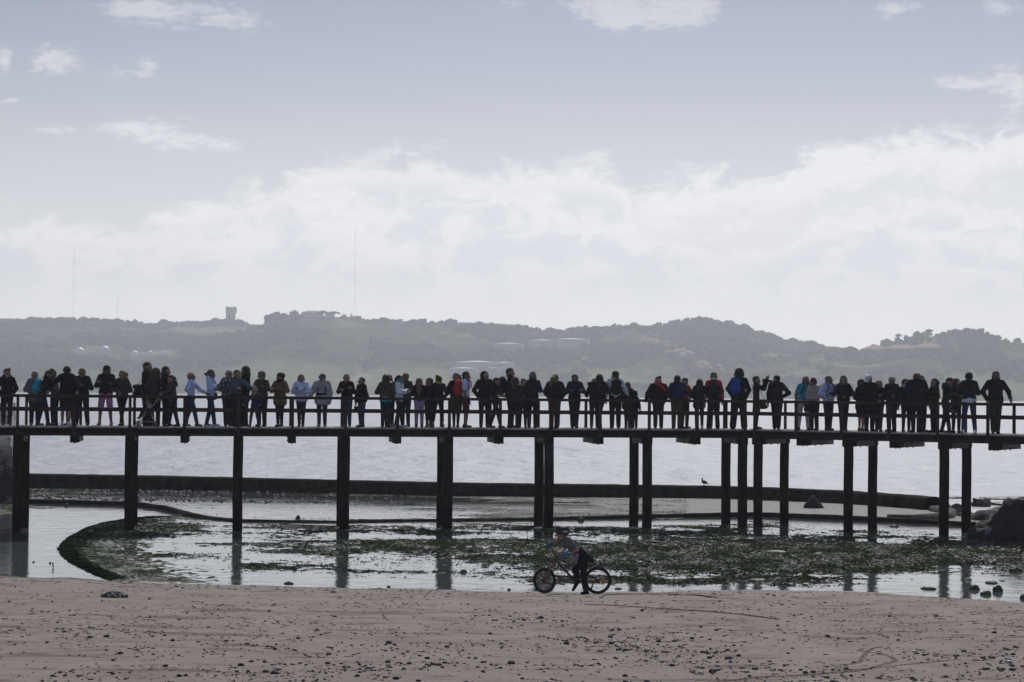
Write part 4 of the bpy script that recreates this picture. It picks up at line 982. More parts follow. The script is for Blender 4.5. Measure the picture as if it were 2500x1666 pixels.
# heap of pale foam and weed on the sand
def beachpt(px, py):
    zg = .4
    for _ in range(8):
        q = G(px, py, zg); zg = float(ground_h(q.x, q.y))
    return Vector((q.x, q.y, zg))
bp = beachpt(279, 1459); rs = np.random.RandomState(2); k = 420; a = rs.rand(k)*2*PI; r = rs.rand(k)**.5
c = np.stack([np.cos(a)*r*.24, np.sin(a)*r*.14, (1-r**2)*.085+rs.rand(k)*.03], -1)
V_, F_ = clumps(c, rs.uniform(.008, .03, k), I0, rs, .8, .5)
o = mesh_np('seaweed_heap', V_, F_, [mat('pale_dry_weed', (.30, .33, .30), .8, .4, 20), mat('dark_dry_weed', (.04, .045, .04), .8, .4, 20)], midx=np.repeat((rs.rand(k) < .45).astype(int), len(I0[1]))); o.location = bp
tag(o, 'fluffy pale grey heap of dried seaweed on the sand at the left', 'seaweed heap')
o = None
# twigs
def twig(pts, label):
    mb = MB(); P_ = [G(x, y, 0) for x, y, h in pts]; P_ = [p+Vector((0, 0, h)) for p, (x, y, h) in zip(P_, pts)]
    mb.tube(P_, .012, 5); o = mb.build('twig', mat('grey_twig', (.04, .035, .03))); tag(o, label, 'twig')
twig([(131, 1378, .02), (127, 1386, .12), (131, 1395, .02)], 'thin bent twig poking from the still channel at the left')
twig([(1240, 1311, .15), (1255, 1319, .04), (1290, 1320, .02), (1285, 1312, .14)], 'dark forked branch lying in the weed in the middle')
# gull on the sea wall
def lathe_x(mb, pts, n=10): mb.tube([(x, 0, z) for x, z, r in pts], [r for x, z, r in pts], n)
bpw = G(1716, 1216, 0); yb = float(wally(bpw.x))+.35; top = P(1716, 1190, yb); top.z = .54
gull = MB(); gull.tube([(-.02, 0, .27), (-.03, 0, .22), (-.01, 0, .17), (.04, 0, .145), (.10, 0, .13), (.16, 0, .095), (.21, 0, .06)], [.025, .03, .058, .080, .070, .038, .008], 10)
gull.tube([(-.045, 0, .285), (-.02, 0, .285), (.0, 0, .275)], [.02, .034, .02], 8)
gm2 = mat('dark_gull_feathers', (.035, .033, .035), .8, .4, 20, col2=(.06, .055, .06))
gr = gull.build('seagull', gm2, None, True); gr.location = top; tag(gr, 'dark seagull standing on the sea wall between the piles', 'seagull')
gb = MB(); gb.tube([(-.05, 0, .287), (-.115, 0, .275)], [.012, .004], 6); gb.build('beak', bolt_m, gr)
for dy in (-.025, .025):
    gl = MB(); gl.tube([(.05+dy*.8, dy, .09), (.05+dy*.8, dy, 0)], .007, 5); gl.box((.035+dy*.8, dy, .004), (.05, .03, .008)); gl.build('leg', bolt_m, gr)
for sg in (-1, 1):
    gw = MB(); gw.tube([(.01, sg*.06, .17), (.10, sg*.065, .15), (.18, sg*.03, .10), (.235, sg*.01, .07)], [.03, .035, .02, .004], 8); gw.build('wing', gm2, gr, True)
# ------------------------------------------------------------------ people
def surfnet(fn, lo, hi, h):
    lo = np.array(lo, float); n = np.ceil((np.array(hi)-lo)/h).astype(int)+2
    ax = [lo[i]+h*np.arange(n[i]) for i in range(3)]
    X, Y, Z = np.meshgrid(*ax, indexing='ij'); D = fn(X.astype(np.float32), Y.astype(np.float32), Z.astype(np.float32))
    S_ = D < 0
    sl = lambda A, i, j, k: A[i:n[0]-1+i, j:n[1]-1+j, k:n[2]-1+k]
    acc = np.zeros(tuple(n-1)+(3,), np.float32); cnt = np.zeros(tuple(n-1), np.float32)
    cs = [(i, j, k) for i in (0, 1) for j in (0, 1) for k in (0, 1)]
    for a in cs:
        for axx in range(3):
            if a[axx] == 0:
                b = list(a); b[axx] = 1
                va, vb = sl(D, *a), sl(D, *b); m = sl(S_, *a) != sl(S_, *b)
                if not m.any(): continue
                t = np.where(m, va/np.where(m, va-vb, 1), 0)
                for q in range(3): acc[..., q] += m*(a[q]+(t if q == axx else 0))
                cnt += m
    act = cnt > 0; idx = -np.ones(act.shape, np.int64); idx[act] = np.arange(act.sum())
    I, J, K = np.nonzero(act); V_ = (acc[act]/cnt[act][:, None]+np.stack([I, J, K], -1))*h+lo
    F_ = []
    for axx in range(3):
        A = S_; sh = [slice(1, -1)]*3; s0 = list(sh); s1 = list(sh); s0[axx] = slice(0, -1); s1[axx] = slice(1, None)
        a, b = A[tuple(s0)], A[tuple(s1)]; I, J, K = np.nonzero(a != b); ins = a[I, J, K]
        base = np.stack([I, J, K], -1)+1; base[:, axx] -= 1
        o1, o2 = [q for q in range(3) if q != axx]
        if axx == 1: o1, o2 = o2, o1
        def c(d1, d2):
            p = base.copy(); p[:, o1] -= d1; p[:, o2] -= d2; return idx[p[:, 0], p[:, 1], p[:, 2]]
        q = np.stack([c(1, 1), c(0, 1), c(0, 0), c(1, 0)], -1); q[~ins] = q[~ins][:, ::-1]; F_.append(q)
    F_ = np.concatenate(F_); F_ = F_[(F_ >= 0).all(1)]
    return V_, F_
def sdf(prims, k=.02, ripple=0.0, rf=40, rip2=0.0):
    """prims: (a, b, ra, rb, flat) with flat = squeeze of the y axis"""
    def fn(X, Y, Z):
        D = None
        for a, b, ra, rb, fl in prims:
            ax_, ay, az = a; bx, by, bz = b; y = (Y-ay)*fl; dx, dy, dz = bx-ax_, (by-ay)*fl, bz-az
            L = dx*dx+dy*dy+dz*dz+1e-9; px, pz = X-ax_, Z-az
            t = np.clip((px*dx+y*dy+pz*dz)/L, 0, 1)
            d = np.sqrt((px-t*dx)**2+(y-t*dy)**2+(pz-t*dz)**2)-(ra+t*(rb-ra))
            if D is None: D = d
            else:
                h = np.clip(.5+.5*(d-D)/k, 0, 1); D = d*(1-h)+D*h-k*h*(1-h)
        if ripple: D = D+ripple*np.sin(X*rf+Z*rf*.4)*np.sin(Y*rf+1)*np.sin(Z*rf*.8+X*9)
        if rip2: D = D+rip2*np.sin(Z*55+X*20+Y*30)*np.sin(X*30-Z*14+2)
        return D
    return fn
def bounds(prims, m=.03):
    P_ = []
    for a, b, ra, rb, fl in prims:
        for p, r in ((a, ra), (b, rb)):
            r2 = r/min(1, fl) if fl < 1 else r
            P_.append([p[0]-r, p[1]-r2, p[2]-r]); P_.append([p[0]+r, p[1]+r2, p[2]+r])
    P_ = np.array(P_); return P_.min(0)-m, P_.max(0)+m
def blob(name, prims, m, parent=None, h=.02, k=.02, ripple=0, rip2=0, rf=40):
    lo, hi = bounds(prims, .03+ripple+rip2); V_, F_ = surfnet(sdf(prims, k, ripple, rf, rip2), lo, hi, h)
    return mesh_np(name, V_, F_, m, parent, smooth=True)
CL = {}
def cloth(c, kind='cloth'):
    c = tuple(round(x, 4) for x in c)
    if (c, kind) not in CL:
        if kind == 'pattern':
            m = bpy.data.materials.new('patterned_cloth'); m.use_nodes = True; nt = m.node_tree; g = N(nt); b = nt.nodes['Principled BSDF']; tc = g.node('ShaderNodeTexCoord')
            vo = g.node('ShaderNodeTexVoronoi'); nt.links.new(tc.outputs['Object'], vo.inputs[0]); vo.inputs['Scale'].default_value = 22
            nt.links.new(g.mix(g.sstep(vo.outputs['Distance'], .3, .4), (.6, .62, .7, 1), (.015, .015, .03, 1)), b.inputs['Base Color']); b.inputs['Roughness'].default_value = .8; m.name = 'patterned_cloth'
        elif kind == 'shine': m = mat(f'smooth_cloth_{len(CL)}', c, .45, .3, 14, .5, 30, spec=.4)
        elif kind == 'skin': m = mat(f'skin_{len(CL)}', c, .55, .12, 20, spec=.3)
        elif kind == 'hair': m = mat(f'hair_{len(CL)}', c, .55, .45, 60, 1, 120, spec=.35, stretch=(1, 1, .25))
        else: m = mat(f'cloth_{len(CL)}', c, .9, .28, 12, .5, 40, spec=.07)
        CL[(c, kind)] = m
    return CL[(c, kind)]
col_ = dict(blk=(.010, .010, .012), dk=(.018, .018, .021), char=(.035, .035, .040), navy=(.012, .018, .045), dnav=(.012, .015, .028), jean=(.022, .045, .105), djean=(.014, .025, .06), teal=(.01, .28, .38), brn=(.055, .035, .022), dbrn=(.030, .021, .018),
            tan=(.13, .085, .05), white=(.62, .64, .70), lblue=(.42, .50, .78), ice=(.55, .60, .74), grey=(.13, .13, .14), purp=(.38, .14, .35), lav=(.28, .22, .38), red=(.42, .03, .045), mar=(.09, .022, .026), olive=(.06, .05, .03), beige=(.34, .28, .25), slate=(.06, .09, .13),
            dgreen=(.012, .03, .026), blue=(.02, .05, .20), indigo=(.02, .02, .075), royal=(.01, .07, .32), yell=(.30, .30, .03), lgrey=(.28, .30, .34), beg=(.40, .34, .42), khaki=(.07, .055, .035), gpur=(.13, .11, .13))
hairc = dict(blk=(.010, .009, .009), dbr=(.022, .014, .010), br=(.055, .032, .02), lbr=(.13, .075, .04), bl=(.38, .24, .13), red=(.07, .022, .014), gr=(.35, .35, .37), wh=(.6, .6, .62), bald=None)
ARM = dict(down=((.142, .0, .635), (.148, -.03, .49)), pocket=((.170, .03, .645), (.115, -.035, .535)), crossed=((.150, -.045, .655), (-.045, -.135, .69)), front=((.150, -.02, .640), (.040, -.145, .665)), clasp=((.160, -.01, .640), (.020, -.125, .590)),
           railback=((.200, .10, .655), (.215, .175, .565)), railfront=((.150, -.11, .66), (.135, -.24, .585)), raised=((.120, -.14, .745), (.045, -.19, .905)), hip=((.200, .02, .655), (.120, -.045, .575)), reach=((.155, -.15, .68), (.140, -.32, .60)),
           bent=((.160, .01, .645), (.140, -.10, .64)), hug=((.19, -.10, .78), (.06, -.2, .80)), wide=((.175, -.01, .65), (.205, -.07, .565)), leanr=((.16, -.12, .64), (.12, -.27, .58)), behind=((.16, .05, .65), (.07, .10, .57)))
LEG = dict(std=((-.055, 0), (.055, 0)), wide=((-.095, 0), (.095, 0)), close=((-.034, 0), (.034, 0)), step=((-.05, -.09), (.05, .08)), cross=((.03, -.05), (-.025, .04)), stride=((-.04, -.13), (.05, .13)), spread=((-.13, .02), (.11, -.01)))
def railz_dist(s): return 0
# the near deck edge as a function of picture x, for standing people between the rails
_ss = np.linspace(-1.8, 12.2, 600); _nx = np.array([(near(s).x/near(s).y) for s in _ss]); _ny_ = np.array([near(s).y for s in _ss]); _fy = np.array([far(s).y for s in _ss])
def person(label, x, top, feet, th, hair=('short', 'blk'), torso=('jacket', 'blk'), legs=('trousers', 'dk'), shoes='blk', arms=('down', 'down'), leg='std', dz=None, dep=.5, hy=0, hp=0, extra=(), lean=(0, 0), girl=False, fat=1.0, skin=0, bend=0.0, h=None, kind=None, ftz=0.0):
    u_ = (x+ (970-833)*ROLL-1250)/FPX
    yn = float(np.interp(u_, _nx, _ny_)); Y = yn+.12+dep*1.55 if dz is None else yn+dz
    p = P(x, 1040, Y); zt = P(x, top, Y).z; H = (zt-DZ)/(1-.03*(hair[0] == 'none')); H = H+0; R = math.radians(th)
    nm = 'person'
    fl = 1.4; sw = (.080 if girl else .090)*fat**.7; T = lambda *a: tuple(q*H for q in a)
    lx, lf = lean; bd = bend; lx += random.uniform(-.014, .014); lf += random.uniform(-.006, .016)
    def tr(pt, w=1.0):      # lean and bend of the upper body
        x_, y_, z_ = pt; t = max(0, (z_-.5)/.5); return (x_+lx*t, y_-lf*t-bd*t*t, z_-bd*.25*t)
    def J(pt): q = tr(pt); return (q[0]*H, q[1]*H, q[2]*H)
    skn = [(.26, .15, .11), (.16, .09, .065), (.33, .20, .15), (.07, .04, .03)][skin]
    hc = hairc.get(hair[1]) or (.02, .015, .012)
    # head frame, turned on the neck
    hyr = math.radians(hy); hpr = math.radians(hp); neck = tr((0, -.004, .850))
    HS = 1.10 if H > 1.3 else 1.35
    def HJ(x_, y_, z_):     # head-local (relative to the neck top) to body
        x_, y_, z_ = x_*HS, y_*HS, z_*HS
        y2 = y_*math.cos(hpr)-z_*math.sin(hpr); z2 = y_*math.sin(hpr)*-1*-1+z_*math.cos(hpr) if False else -y_*math.sin(-hpr)*-1+z_*math.cos(hpr)
        y2 = y_*math.cos(hpr)-z_*math.sin(hpr); z2 = y_*math.sin(hpr)+z_*math.cos(hpr)
        x3 = x_*math.cos(hyr)-y2*math.sin(hyr); y3 = x_*math.sin(hyr)+y2*math.cos(hyr)
        return ((neck[0]+x3)*H, (neck[1]+y3)*H, (neck[2]+z2)*H)
    r_ = lambda v: v*H*HS
    if HS > 1: neck = (neck[0], neck[1], neck[2]-.035)
    hd = [(HJ(0, .008, .080), HJ(0, -.004, .082), r_(.0535), r_(.052), 1.0), (HJ(0, -.014, .042), HJ(0, -.026, .030), r_(.040), r_(.029), 1.0), (HJ(0, -.045, .058), HJ(0, -.061, .046), r_(.008), r_(.011), 1.0),
          (HJ(-.051, .002, .058), HJ(-.053, .006, .072), r_(.009), r_(.012), 1.0), (HJ(.051, .002, .058), HJ(.053, .006, .072), r_(.009), r_(.012), 1.0), (HJ(0, -.022, .014), HJ(0, -.030, .022), r_(.018), r_(.016), 1.0)]
    nk = (J((0, .008, .81)), HJ(0, .006, .02), H*.036, H*.034, 1.0)
    Q = (.052 if not girl else .047)
    def AR(s, nm_):
        e, w_ = ARM[nm_]; jr = random.uniform; e = (e[0]+jr(-.016, .008), e[1]+jr(-.012, .012), e[2]+jr(-.012, .012)); w_ = (w_[0]+jr(-.014, .010), w_[1]+jr(-.012, .012), w_[2]+jr(-.02, .02)); sh = J((s*sw*1.02, 0, .795)); e = J((s*e[0]*fat**.5, e[1], e[2])); w_ = J((s*w_[0]*fat**.5, w_[1], w_[2])); return sh, e, w_
    arms_ = [AR(-1, arms[0]), AR(1, arms[1])]
    fo = LEG[leg]; hipz = .505
    LG = []
    for s, (fx, fy) in zip((-1, 1), fo):
        hip = (s*Q*H, 0, hipz*H); an = (fx*H, fy*H, .042*H+ftz*H*(s > 0)); kn = ((s*Q*.45+fx*.55)*H, (fy*.5-.014)*H, .275*H+ftz*H*.5*(s > 0)); LG.append((hip, kn, an, fy))
    tor = [(J((-.034, 0, .755)), J((-.028, 0, .63)), H*.066*fat, H*.056*fat, fl), (J((.034, 0, .755)), J((.028, 0, .63)), H*.066*fat, H*.056*fat, fl), (J((-.028, 0, .63)), T(-.036, 0, .525), H*.056*fat, H*.066*fat, fl), (J((.028, 0, .63)), T(.036, 0, .525), H*.056*fat, H*.066*fat, fl),
           (J((-sw*.85, 0, .800)), J((-.02, 0, .825)), H*.031, H*.036, 1.0), (J((sw*.85, 0, .800)), J((.02, 0, .825)), H*.031, H*.036, 1.0)]
    body = hd+[nk]+tor
    for sh, e, w_ in arms_: body += [(sh, e, H*.031, H*.025, 1.0), (e, w_, H*.025, H*.0165, 1.0)]
    for hip, kn, an, fy in LG: body += [(hip, kn, H*.050, H*.033, 1.0), (kn, an, H*.034, H*.021, 1.0), (an, (an[0], an[1]-.07*H, .022*H+an[2]-.042*H), H*.022, H*.017, 1.0)]
    lo, hi = bounds(body); V_, F_ = surfnet(sdf(body, .012*H), lo, hi, .017 if H > 1.3 else .014)
    mi = np.zeros(len(F_), int)
    fc = V_[F_].mean(1)
    for s in (-1, 1):
        e = np.array(HJ(s*.019, -.052, .066)); mi[np.linalg.norm(fc-e, axis=1) < .0105*H*HS] = 1
    e = np.array(HJ(0, -.052, .026)); mi[(np.abs(fc-e)[:, 2] < .006*H) & (np.linalg.norm(fc-e, axis=1) < .018*H)] = 2
    # hands: palm, four fingers, thumb
    mb = MB()
    for (sh, e, w_), s in zip(arms_, (-1, 1)):
        e = Vector(e); w_ = Vector(w_); d = (w_-e).normalized(); sd_ = d.cross(Vector((0, 1, .3))).normalized(); up_ = sd_.cross(d).normalized(); q = H/1.72
        palm = w_+d*.085*q
        mb.tube([w_-d*.01, w_+d*.03*q, palm], [.022*q, .034*q, .030*q], 7)
        for f_ in range(4):
            o_ = sd_*((f_-1.5)*.018*q); L_ = (.062, .075, .07, .055)[f_]*q
            mb.tube([palm+o_-d*.01, palm+o_+d*L_*.5-up_*.006*q, palm+o_+d*L_*.85-up_*.026*q], [.0095*q, .0085*q, .007*q], 5)
        b0 = w_+d*.03*q+sd_*s*.026*q; mb.tube([b0, b0+sd_*s*.022*q+d*.022*q-up_*.008*q, b0+sd_*s*.024*q+d*.05*q-up_*.016*q], [.013*q, .010*q, .008*q], 5)
    n0 = len(V_); hv = np.array([tuple(p_) for p_ in mb.v]); 
    hf = []
    for f in mb.f:
        if len(f) == 4: hf.append([i+n0 for i in f])
        else:
            for i in range(1, len(f)-1): hf.append([f[0]+n0, f[i]+n0, f[i+1]+n0, f[i+1]+n0])
    hf = [q if q[2] != q[3] else q for q in hf]
    quads = [q for q in hf if q[2] != q[3]]
    V2 = np.concatenate([V_, hv]); F2 = np.concatenate([F_, np.array(quads)]); mi = np.concatenate([mi, np.zeros(len(quads), int)])
    ob = mesh_np(nm, V2, F2, [cloth(skn, 'skin'), cloth((.01, .008, .008)), cloth((skn[0]*.8, skn[1]*.5, skn[2]*.5), 'skin')], None, True, mi)
    ob.location = (p.x, p.y, DZ+.004); ob.rotation_euler = (0, 0, R)
    tag(ob, label, 'person', 'people standing on the pier')
    # --- hair / headgear
    hs, hcn = hair[0], hair[1]; hm_ = cloth(hc, 'hair')
    cap = [(HJ(0, .018, .090), HJ(0, .006, .098), r_(.0535), r_(.053), 1.0)]
    if hs == 'short': blob('hair', cap+[(HJ(0, .030, .060), HJ(0, .034, .045), r_(.040), r_(.030), 1.0), (HJ(0, -.028, .118), HJ(0, .0, .125), r_(.018), r_(.028), 1.0)], hm_, ob, .014, .01, .004, rf=90)
    elif hs == 'messy': blob('hair', cap+[(HJ(0, .030, .060), HJ(0, .034, .045), r_(.044), r_(.034), 1.0), (HJ(-.02, -.03, .122), HJ(.03, .0, .135), r_(.02), r_(.028), 1.0)], hm_, ob, .013, .01, .012, rf=80)
    elif hs == 'crop': blob('hair', [(HJ(0, .014, .086), HJ(0, .003, .089), r_(.054), r_(.053), 1.0), (HJ(0, .028, .05), HJ(0, .03, .045), r_(.034), r_(.030), 1.0)], hm_, ob, .014, .01)
    elif hs == 'bob': blob('hair', cap+[(HJ(-.04, .012, .08), HJ(-.045, .012, .0), r_(.024), r_(.022), 1.0), (HJ(.04, .012, .08), HJ(.045, .012, .0), r_(.024), r_(.022), 1.0), (HJ(0, .03, .07), HJ(0, .036, .0), r_(.045), r_(.042), 1.0)], hm_, ob, .014, .015, .006, rf=70)
    elif hs == 'long': blob('hair', cap+[(HJ(-.04, .014, .08), HJ(-.05, .015, -.09), r_(.024), r_(.018), 1.0), (HJ(.04, .014, .08), HJ(.05, .015, -.09), r_(.024), r_(.018), 1.0), (HJ(0, .032, .07), HJ(0, .055, -.07), r_(.046), r_(.046), 1.2), (HJ(0, .055, -.07), HJ(0, .06, -.13), r_(.046), r_(.028), 1.2)], hm_, ob, .014, .015, .005, rf=60)
    elif hs == 'curly': blob('hair', [(HJ(0, .02, .10), HJ(0, .02, .04), r_(.066), r_(.064), 1.0), (HJ(-.045, .015, .07), HJ(.045, .015, .06), r_(.035), r_(.035), 1.0), (HJ(0, .035, .03), HJ(0, .04, -.03), r_(.058), r_(.045), 1.0)], hm_, ob, .013, .01, .014, rf=75)
    elif hs == 'blown':
        blob('hair', cap+[(HJ(0, .03, .07), HJ(0, .036, .0), r_(.050), r_(.044), 1.0), (HJ(.01, .03, .09), HJ(.07, .05, .07), r_(.042), r_(.018), 1.0), (HJ(.01, .03, .05), HJ(.075, .045, .02), r_(.042), r_(.014), 1.0), (HJ(.0, .03, .10), HJ(.085, .05, .105), r_(.03), r_(.005), 1.0)], hm_, ob, .013, .012, .012, rf=70)
    elif hs == 'bun': blob('hair', cap+[(HJ(0, .030, .065), HJ(0, .034, .055), r_(.042), r_(.036), 1.0), (HJ(0, .085, .070), HJ(0, .095, .075), r_(.026), r_(.022), 1.0)], hm_, ob, .014, .01, .004, rf=90)
    elif hs == 'tail': blob('hair', cap+[(HJ(0, .030, .065), HJ(0, .034, .055), r_(.042), r_(.036), 1.0), (HJ(0, .065, .085), HJ(0, .085, -.02), r_(.022), r_(.014), 1.0)], hm_, ob, .014, .01, .004, rf=90)
    elif hs == 'hood': blob('hood', [(HJ(0, .022, .085), HJ(0, .022, .04), r_(.068), r_(.064), 1.0), (HJ(0, .02, .02), HJ(0, .02, -.02), r_(.058), r_(.062), 1.0)], cloth(col_[hcn]), ob, .014, .012, .003)
    elif hs in ('cap', 'beanie', 'beret', 'helmet', 'sidecap'):
        cm = cloth(col_[hcn]); base = hairc['dbr']
        blob('hair', [(HJ(0, .020, .062), HJ(0, .024, .05), r_(.050), r_(.038), 1.0)]+([(HJ(0, .03, .05), HJ(0, .04, .0), r_(.048), r_(.045), 1.0)] if hs == 'beret' else []), cloth(base, 'hair'), ob, .014, .01, .004, rf=80)
        if hs == 'cap': blob('cap', [(HJ(0, .010, .094), HJ(0, .0, .098), r_(.056), r_(.052), 1.0), (HJ(-.02, -.055, .090), HJ(.02, -.055, .090), r_(.016), r_(.016), 1.0), (HJ(0, -.06, .090), HJ(0, -.088, .084), r_(.022), r_(.014), 1.0)], cm, ob, .012, .008)
        elif hs == 'beanie': blob('beanie', [(HJ(0, .012, .092), HJ(0, .008, .108), r_(.060), r_(.050), 1.0), (HJ(0, .014, .078), HJ(0, .0, .085), r_(.060), r_(.057), 1.0)], cm, ob, .013, .01, .003, rf=100)
        elif hs == 'beret': blob('beret', [(HJ(-.02, .012, .108), HJ(.03, .02, .106), r_(.054), r_(.050), 1.0), (HJ(0, .01, .095), HJ(0, .0, .098), r_(.057), r_(.055), 1.0)], cm, ob, .013, .01, .003)
        elif hs == 'sidecap': blob('cap', [(HJ(0, -.05, .118), HJ(0, .05, .112), r_(.022), r_(.022), .8), (HJ(-.02, 0, .10), HJ(.02, 0, .10), r_(.052), r_(.052), 1.0)], cm, ob, .012, .01)
    # --- garments
    tk, tc_ = torso; tm = cloth(col_[tc_] if tc_ != 'pattern' else (1, 1, 1), 'pattern' if tc_ == 'pattern' else ('shine' if tk in ('leather', 'puffer') else 'cloth'))
    inf = dict(jacket=.013, leather=.012, puffer=.026, coat=.018, tee=.009, shirt=.009, hoodie=.017, cape=.022, parka=.028)[tk]*H
    hem = dict(jacket=.515, leather=.53, puffer=.50, coat=.40, tee=.53, shirt=.50, hoodie=.515, cape=.50, parka=.43)[tk]
    g_ = [(a, b, ra+inf, rb+inf, f_) for a, b, ra, rb, f_ in tor[:2]]+[(tor[4][0], tor[4][1], H*.030+inf*.6, H*.034+inf*.5, 1.0), (tor[5][0], tor[5][1], H*.030+inf*.6, H*.034+inf*.5, 1.0)]
    hw = .034; hr = (.064*fat)*H+inf*1.1
    g_ += [(J((-.028, 0, .63)), T(-hw, 0, max(hem, .5)+.03), tor[2][2]+inf, hr, fl), (J((.028, 0, .63)), T(hw, 0, max(hem, .5)+.03), tor[3][2]+inf, hr, fl)]
    if hem < .5: g_ += [(T(-hw, 0, .53), T(-hw*1.25, 0, hem+.055), hr, hr*1.02, fl*.9), (T(hw, 0, .53), T(hw*1.25, 0, hem+.055), hr, hr*1.02, fl*.9)]
    for (sh, e, w_) in arms_:
        e_ = Vector(e); w2 = Vector(w_); 
        if tk == 'tee': g_ += [(sh, tuple(Vector(sh).lerp(e_, .68)), H*.034+inf, H*.032+inf, 1.0)]
        else: g_ += [(sh, e, H*.031+inf, H*.027+inf, 1.0), (e, tuple(e_.lerp(w2, .95)), H*.027+inf, H*.020+inf*.8, 1.0)]
    if tk == 'cape':
        for s in (-1, 1): g_ += [(J((s*.05, 0, .79)), J((s*.155, .01, .60)), H*.05, H*.05, 1.2), (J((s*.155, .01, .62)), J((s*.12, .01, .53)), H*.045, H*.035, 1.2)]
    if tk in ('jacket', 'coat', 'puffer', 'parka', 'leather', 'hoodie'):
        g_ += [(J((0, .004, .835)), J((0, .004, .85)), H*.044, H*(.040 if tk != 'hoodie' else .044), 1.0)]
        if tk == 'hoodie': g_ += [(J((-.03, .05, .835)), J((.03, .05, .835)), H*.032, H*.032, 1.0)]
    lo, hi = bounds(g_, .04); V_, F_ = surfnet(sdf(g_, .014*H, 0, 40, .0045 if tk != 'puffer' else .007), lo, hi, .019)
    # open hem: drop faces below it
    mesh_np({'tee': 't_shirt', 'parka': 'parka', 'hoodie': 'hoodie'}.get(tk, 'coat' if tk in ('coat', 'cape') else ('shirt' if tk == 'shirt' else 'jacket')), V_, F_, tm, ob, True)
    lk, lc = legs; lm = cloth(col_[lc]) if lc != 'skin' else None
    tinf = dict(trousers=.011, jeans=.007, leggings=.0035, shorts=.007, skirt=.012, wide=.024, capri=.006)[lk]*H
    pel = [(T(-.036, 0, .60), T(-.038, 0, .525), H*.058*fat+.004*H, H*.068*fat+tinf*.6, fl), (T(.036, 0, .60), T(.038, 0, .525), H*.058*fat+.004*H, H*.068*fat+tinf*.6, fl)]
    for hip, kn, an, fy in LG:
        K = Vector(kn); A = Vector(an); hp_ = Vector(hip)
        if lk == 'shorts': pel += [(hip, tuple(hp_.lerp(K, .95)), H*.050+tinf, H*.038+tinf*1.6, 1.0)]
        elif lk == 'skirt': pel += [(hip, tuple(hp_.lerp(K, .85)), H*.055+tinf, H*.050+tinf, 1.0)]
        else:
            end = .62 if lk == 'capri' else .98; pel += [(hip, kn, H*.051+tinf, H*.034+tinf, 1.0), (kn, tuple(K.lerp(A, end)), H*.034+tinf, H*.024+tinf*1.2, 1.0)]
    if lk == 'skirt': pel += [(T(0, 0, .5), T(0, 0, .33), H*.07, H*.085, 1.2)]
    nmz = dict(trousers='trousers', jeans='jeans', leggings='leggings', shorts='shorts', skirt='skirt', wide='trousers', capri='leggings')[lk]
    blob(nmz, pel, lm, ob, .018, .012*H, 0, .003)
    if lk == 'skirt': 
        le = []
        for hip, kn, an, fy in LG: le += [(tuple(Vector(hip).lerp(Vector(kn), .5)), kn, H*.043, H*.036, 1.0), (kn, an, H*.036, H*.024, 1.0)]
        if legs[0] == 'skirt' and 'bare' not in extra: blob('leggings', le, cloth(col_['dk']), ob, .018, .01*H)
    sm_ = cloth(col_[shoes] if shoes in col_ else shoes)
    for hip, kn, an, fy in LG:
        z0_ = an[2]-.042*H
        blob('shoe', [((an[0], an[1]+.022*H, z0_+.024*H), (an[0]+(an[0] > 0)*.008*H-(an[0] < 0)*.008*H, an[1]-.088*H, z0_+.019*H), H*.0245, H*.020, 1.0), ((an[0], an[1]+.012*H, z0_+.03*H), (an[0], an[1]+.008*H, z0_+.055*H), H*.027, H*.025, 1.0)], sm_, ob, .012, .012*H)
    # --- extras worn
    for ex in extra:
        if ex == 'shades':
            mb = MB(); 
            for s in (-1, 1):
                c = Vector(HJ(s*.022, -.056, .066)); mb.box(c, (.036*H*.9, .012*H, .022*H), Matrix.Rotation(hyr, 3, 'Z'))
            a = Vector(HJ(-.045, -.047, .07)); b2 = Vector(HJ(.045, -.047, .07)); mb.bar(a, b2, .01*H, .006*H)
            for s in (-1, 1): mb.bar(HJ(s*.045, -.047, .07), HJ(s*.056, .0, .07), .005*H, .007*H)
            mb.build('sunglasses', mat('dark_lens', (.008, .008, .01), .15, .1, 5, spec=.6), ob)
        elif ex.startswith('scarf'):
            blob('scarf', [(J((-.028, -.02, .845)), J((.028, -.02, .845)), H*.040, H*.040, .9), (J((-.02, .025, .85)), J((.02, .025, .85)), H*.038, H*.038, .9)], cloth(col_[ex.split(':')[1]]), ob, .014, .01, .004, rf=60)
        elif ex.startswith('drape'):    # long scarf thrown across the chest
            blob('scarf', [(J((-.03, -.03, .85)), J((.03, -.03, .85)), H*.04, H*.04, 1.0), (J((.01, -.065, .82)), J((.13, -.05, .73)), H*.026, H*.03, 1.0)], cloth(col_[ex.split(':')[1]]), ob, .014, .01, .005, rf=60)
        elif ex == 'hoodup': blob('hood', [(J((-.045, .05, .84)), J((.045, .05, .84)), H*.04, H*.04, 1.0), (J((0, .06, .82)), J((0, .07, .79)), H*.045, H*.035, 1.0)], tm, ob, .014, .015, .004)
        elif ex.startswith('hem'): blob('shirt_hem', [(T(-.03, 0, .522), T(.03, 0, .522), H*.083*fat, H*.083*fat, fl)], cloth(col_[ex.split(':')[1]]), ob, .014)
        elif ex == 'vest': pass
        elif ex == 'mask': pass
    person.last = (ob, H, J, T, p, R, tr, HJ, arms_)
    return ob
def world_of(pt):
    ob, H, J, T, p, R = person.last[:6]
    c, s = math.cos(R), math.sin(R); return Vector((p.x+pt[0]*c-pt[1]*s, p.y+pt[0]*s+pt[1]*c, DZ+pt[2]))
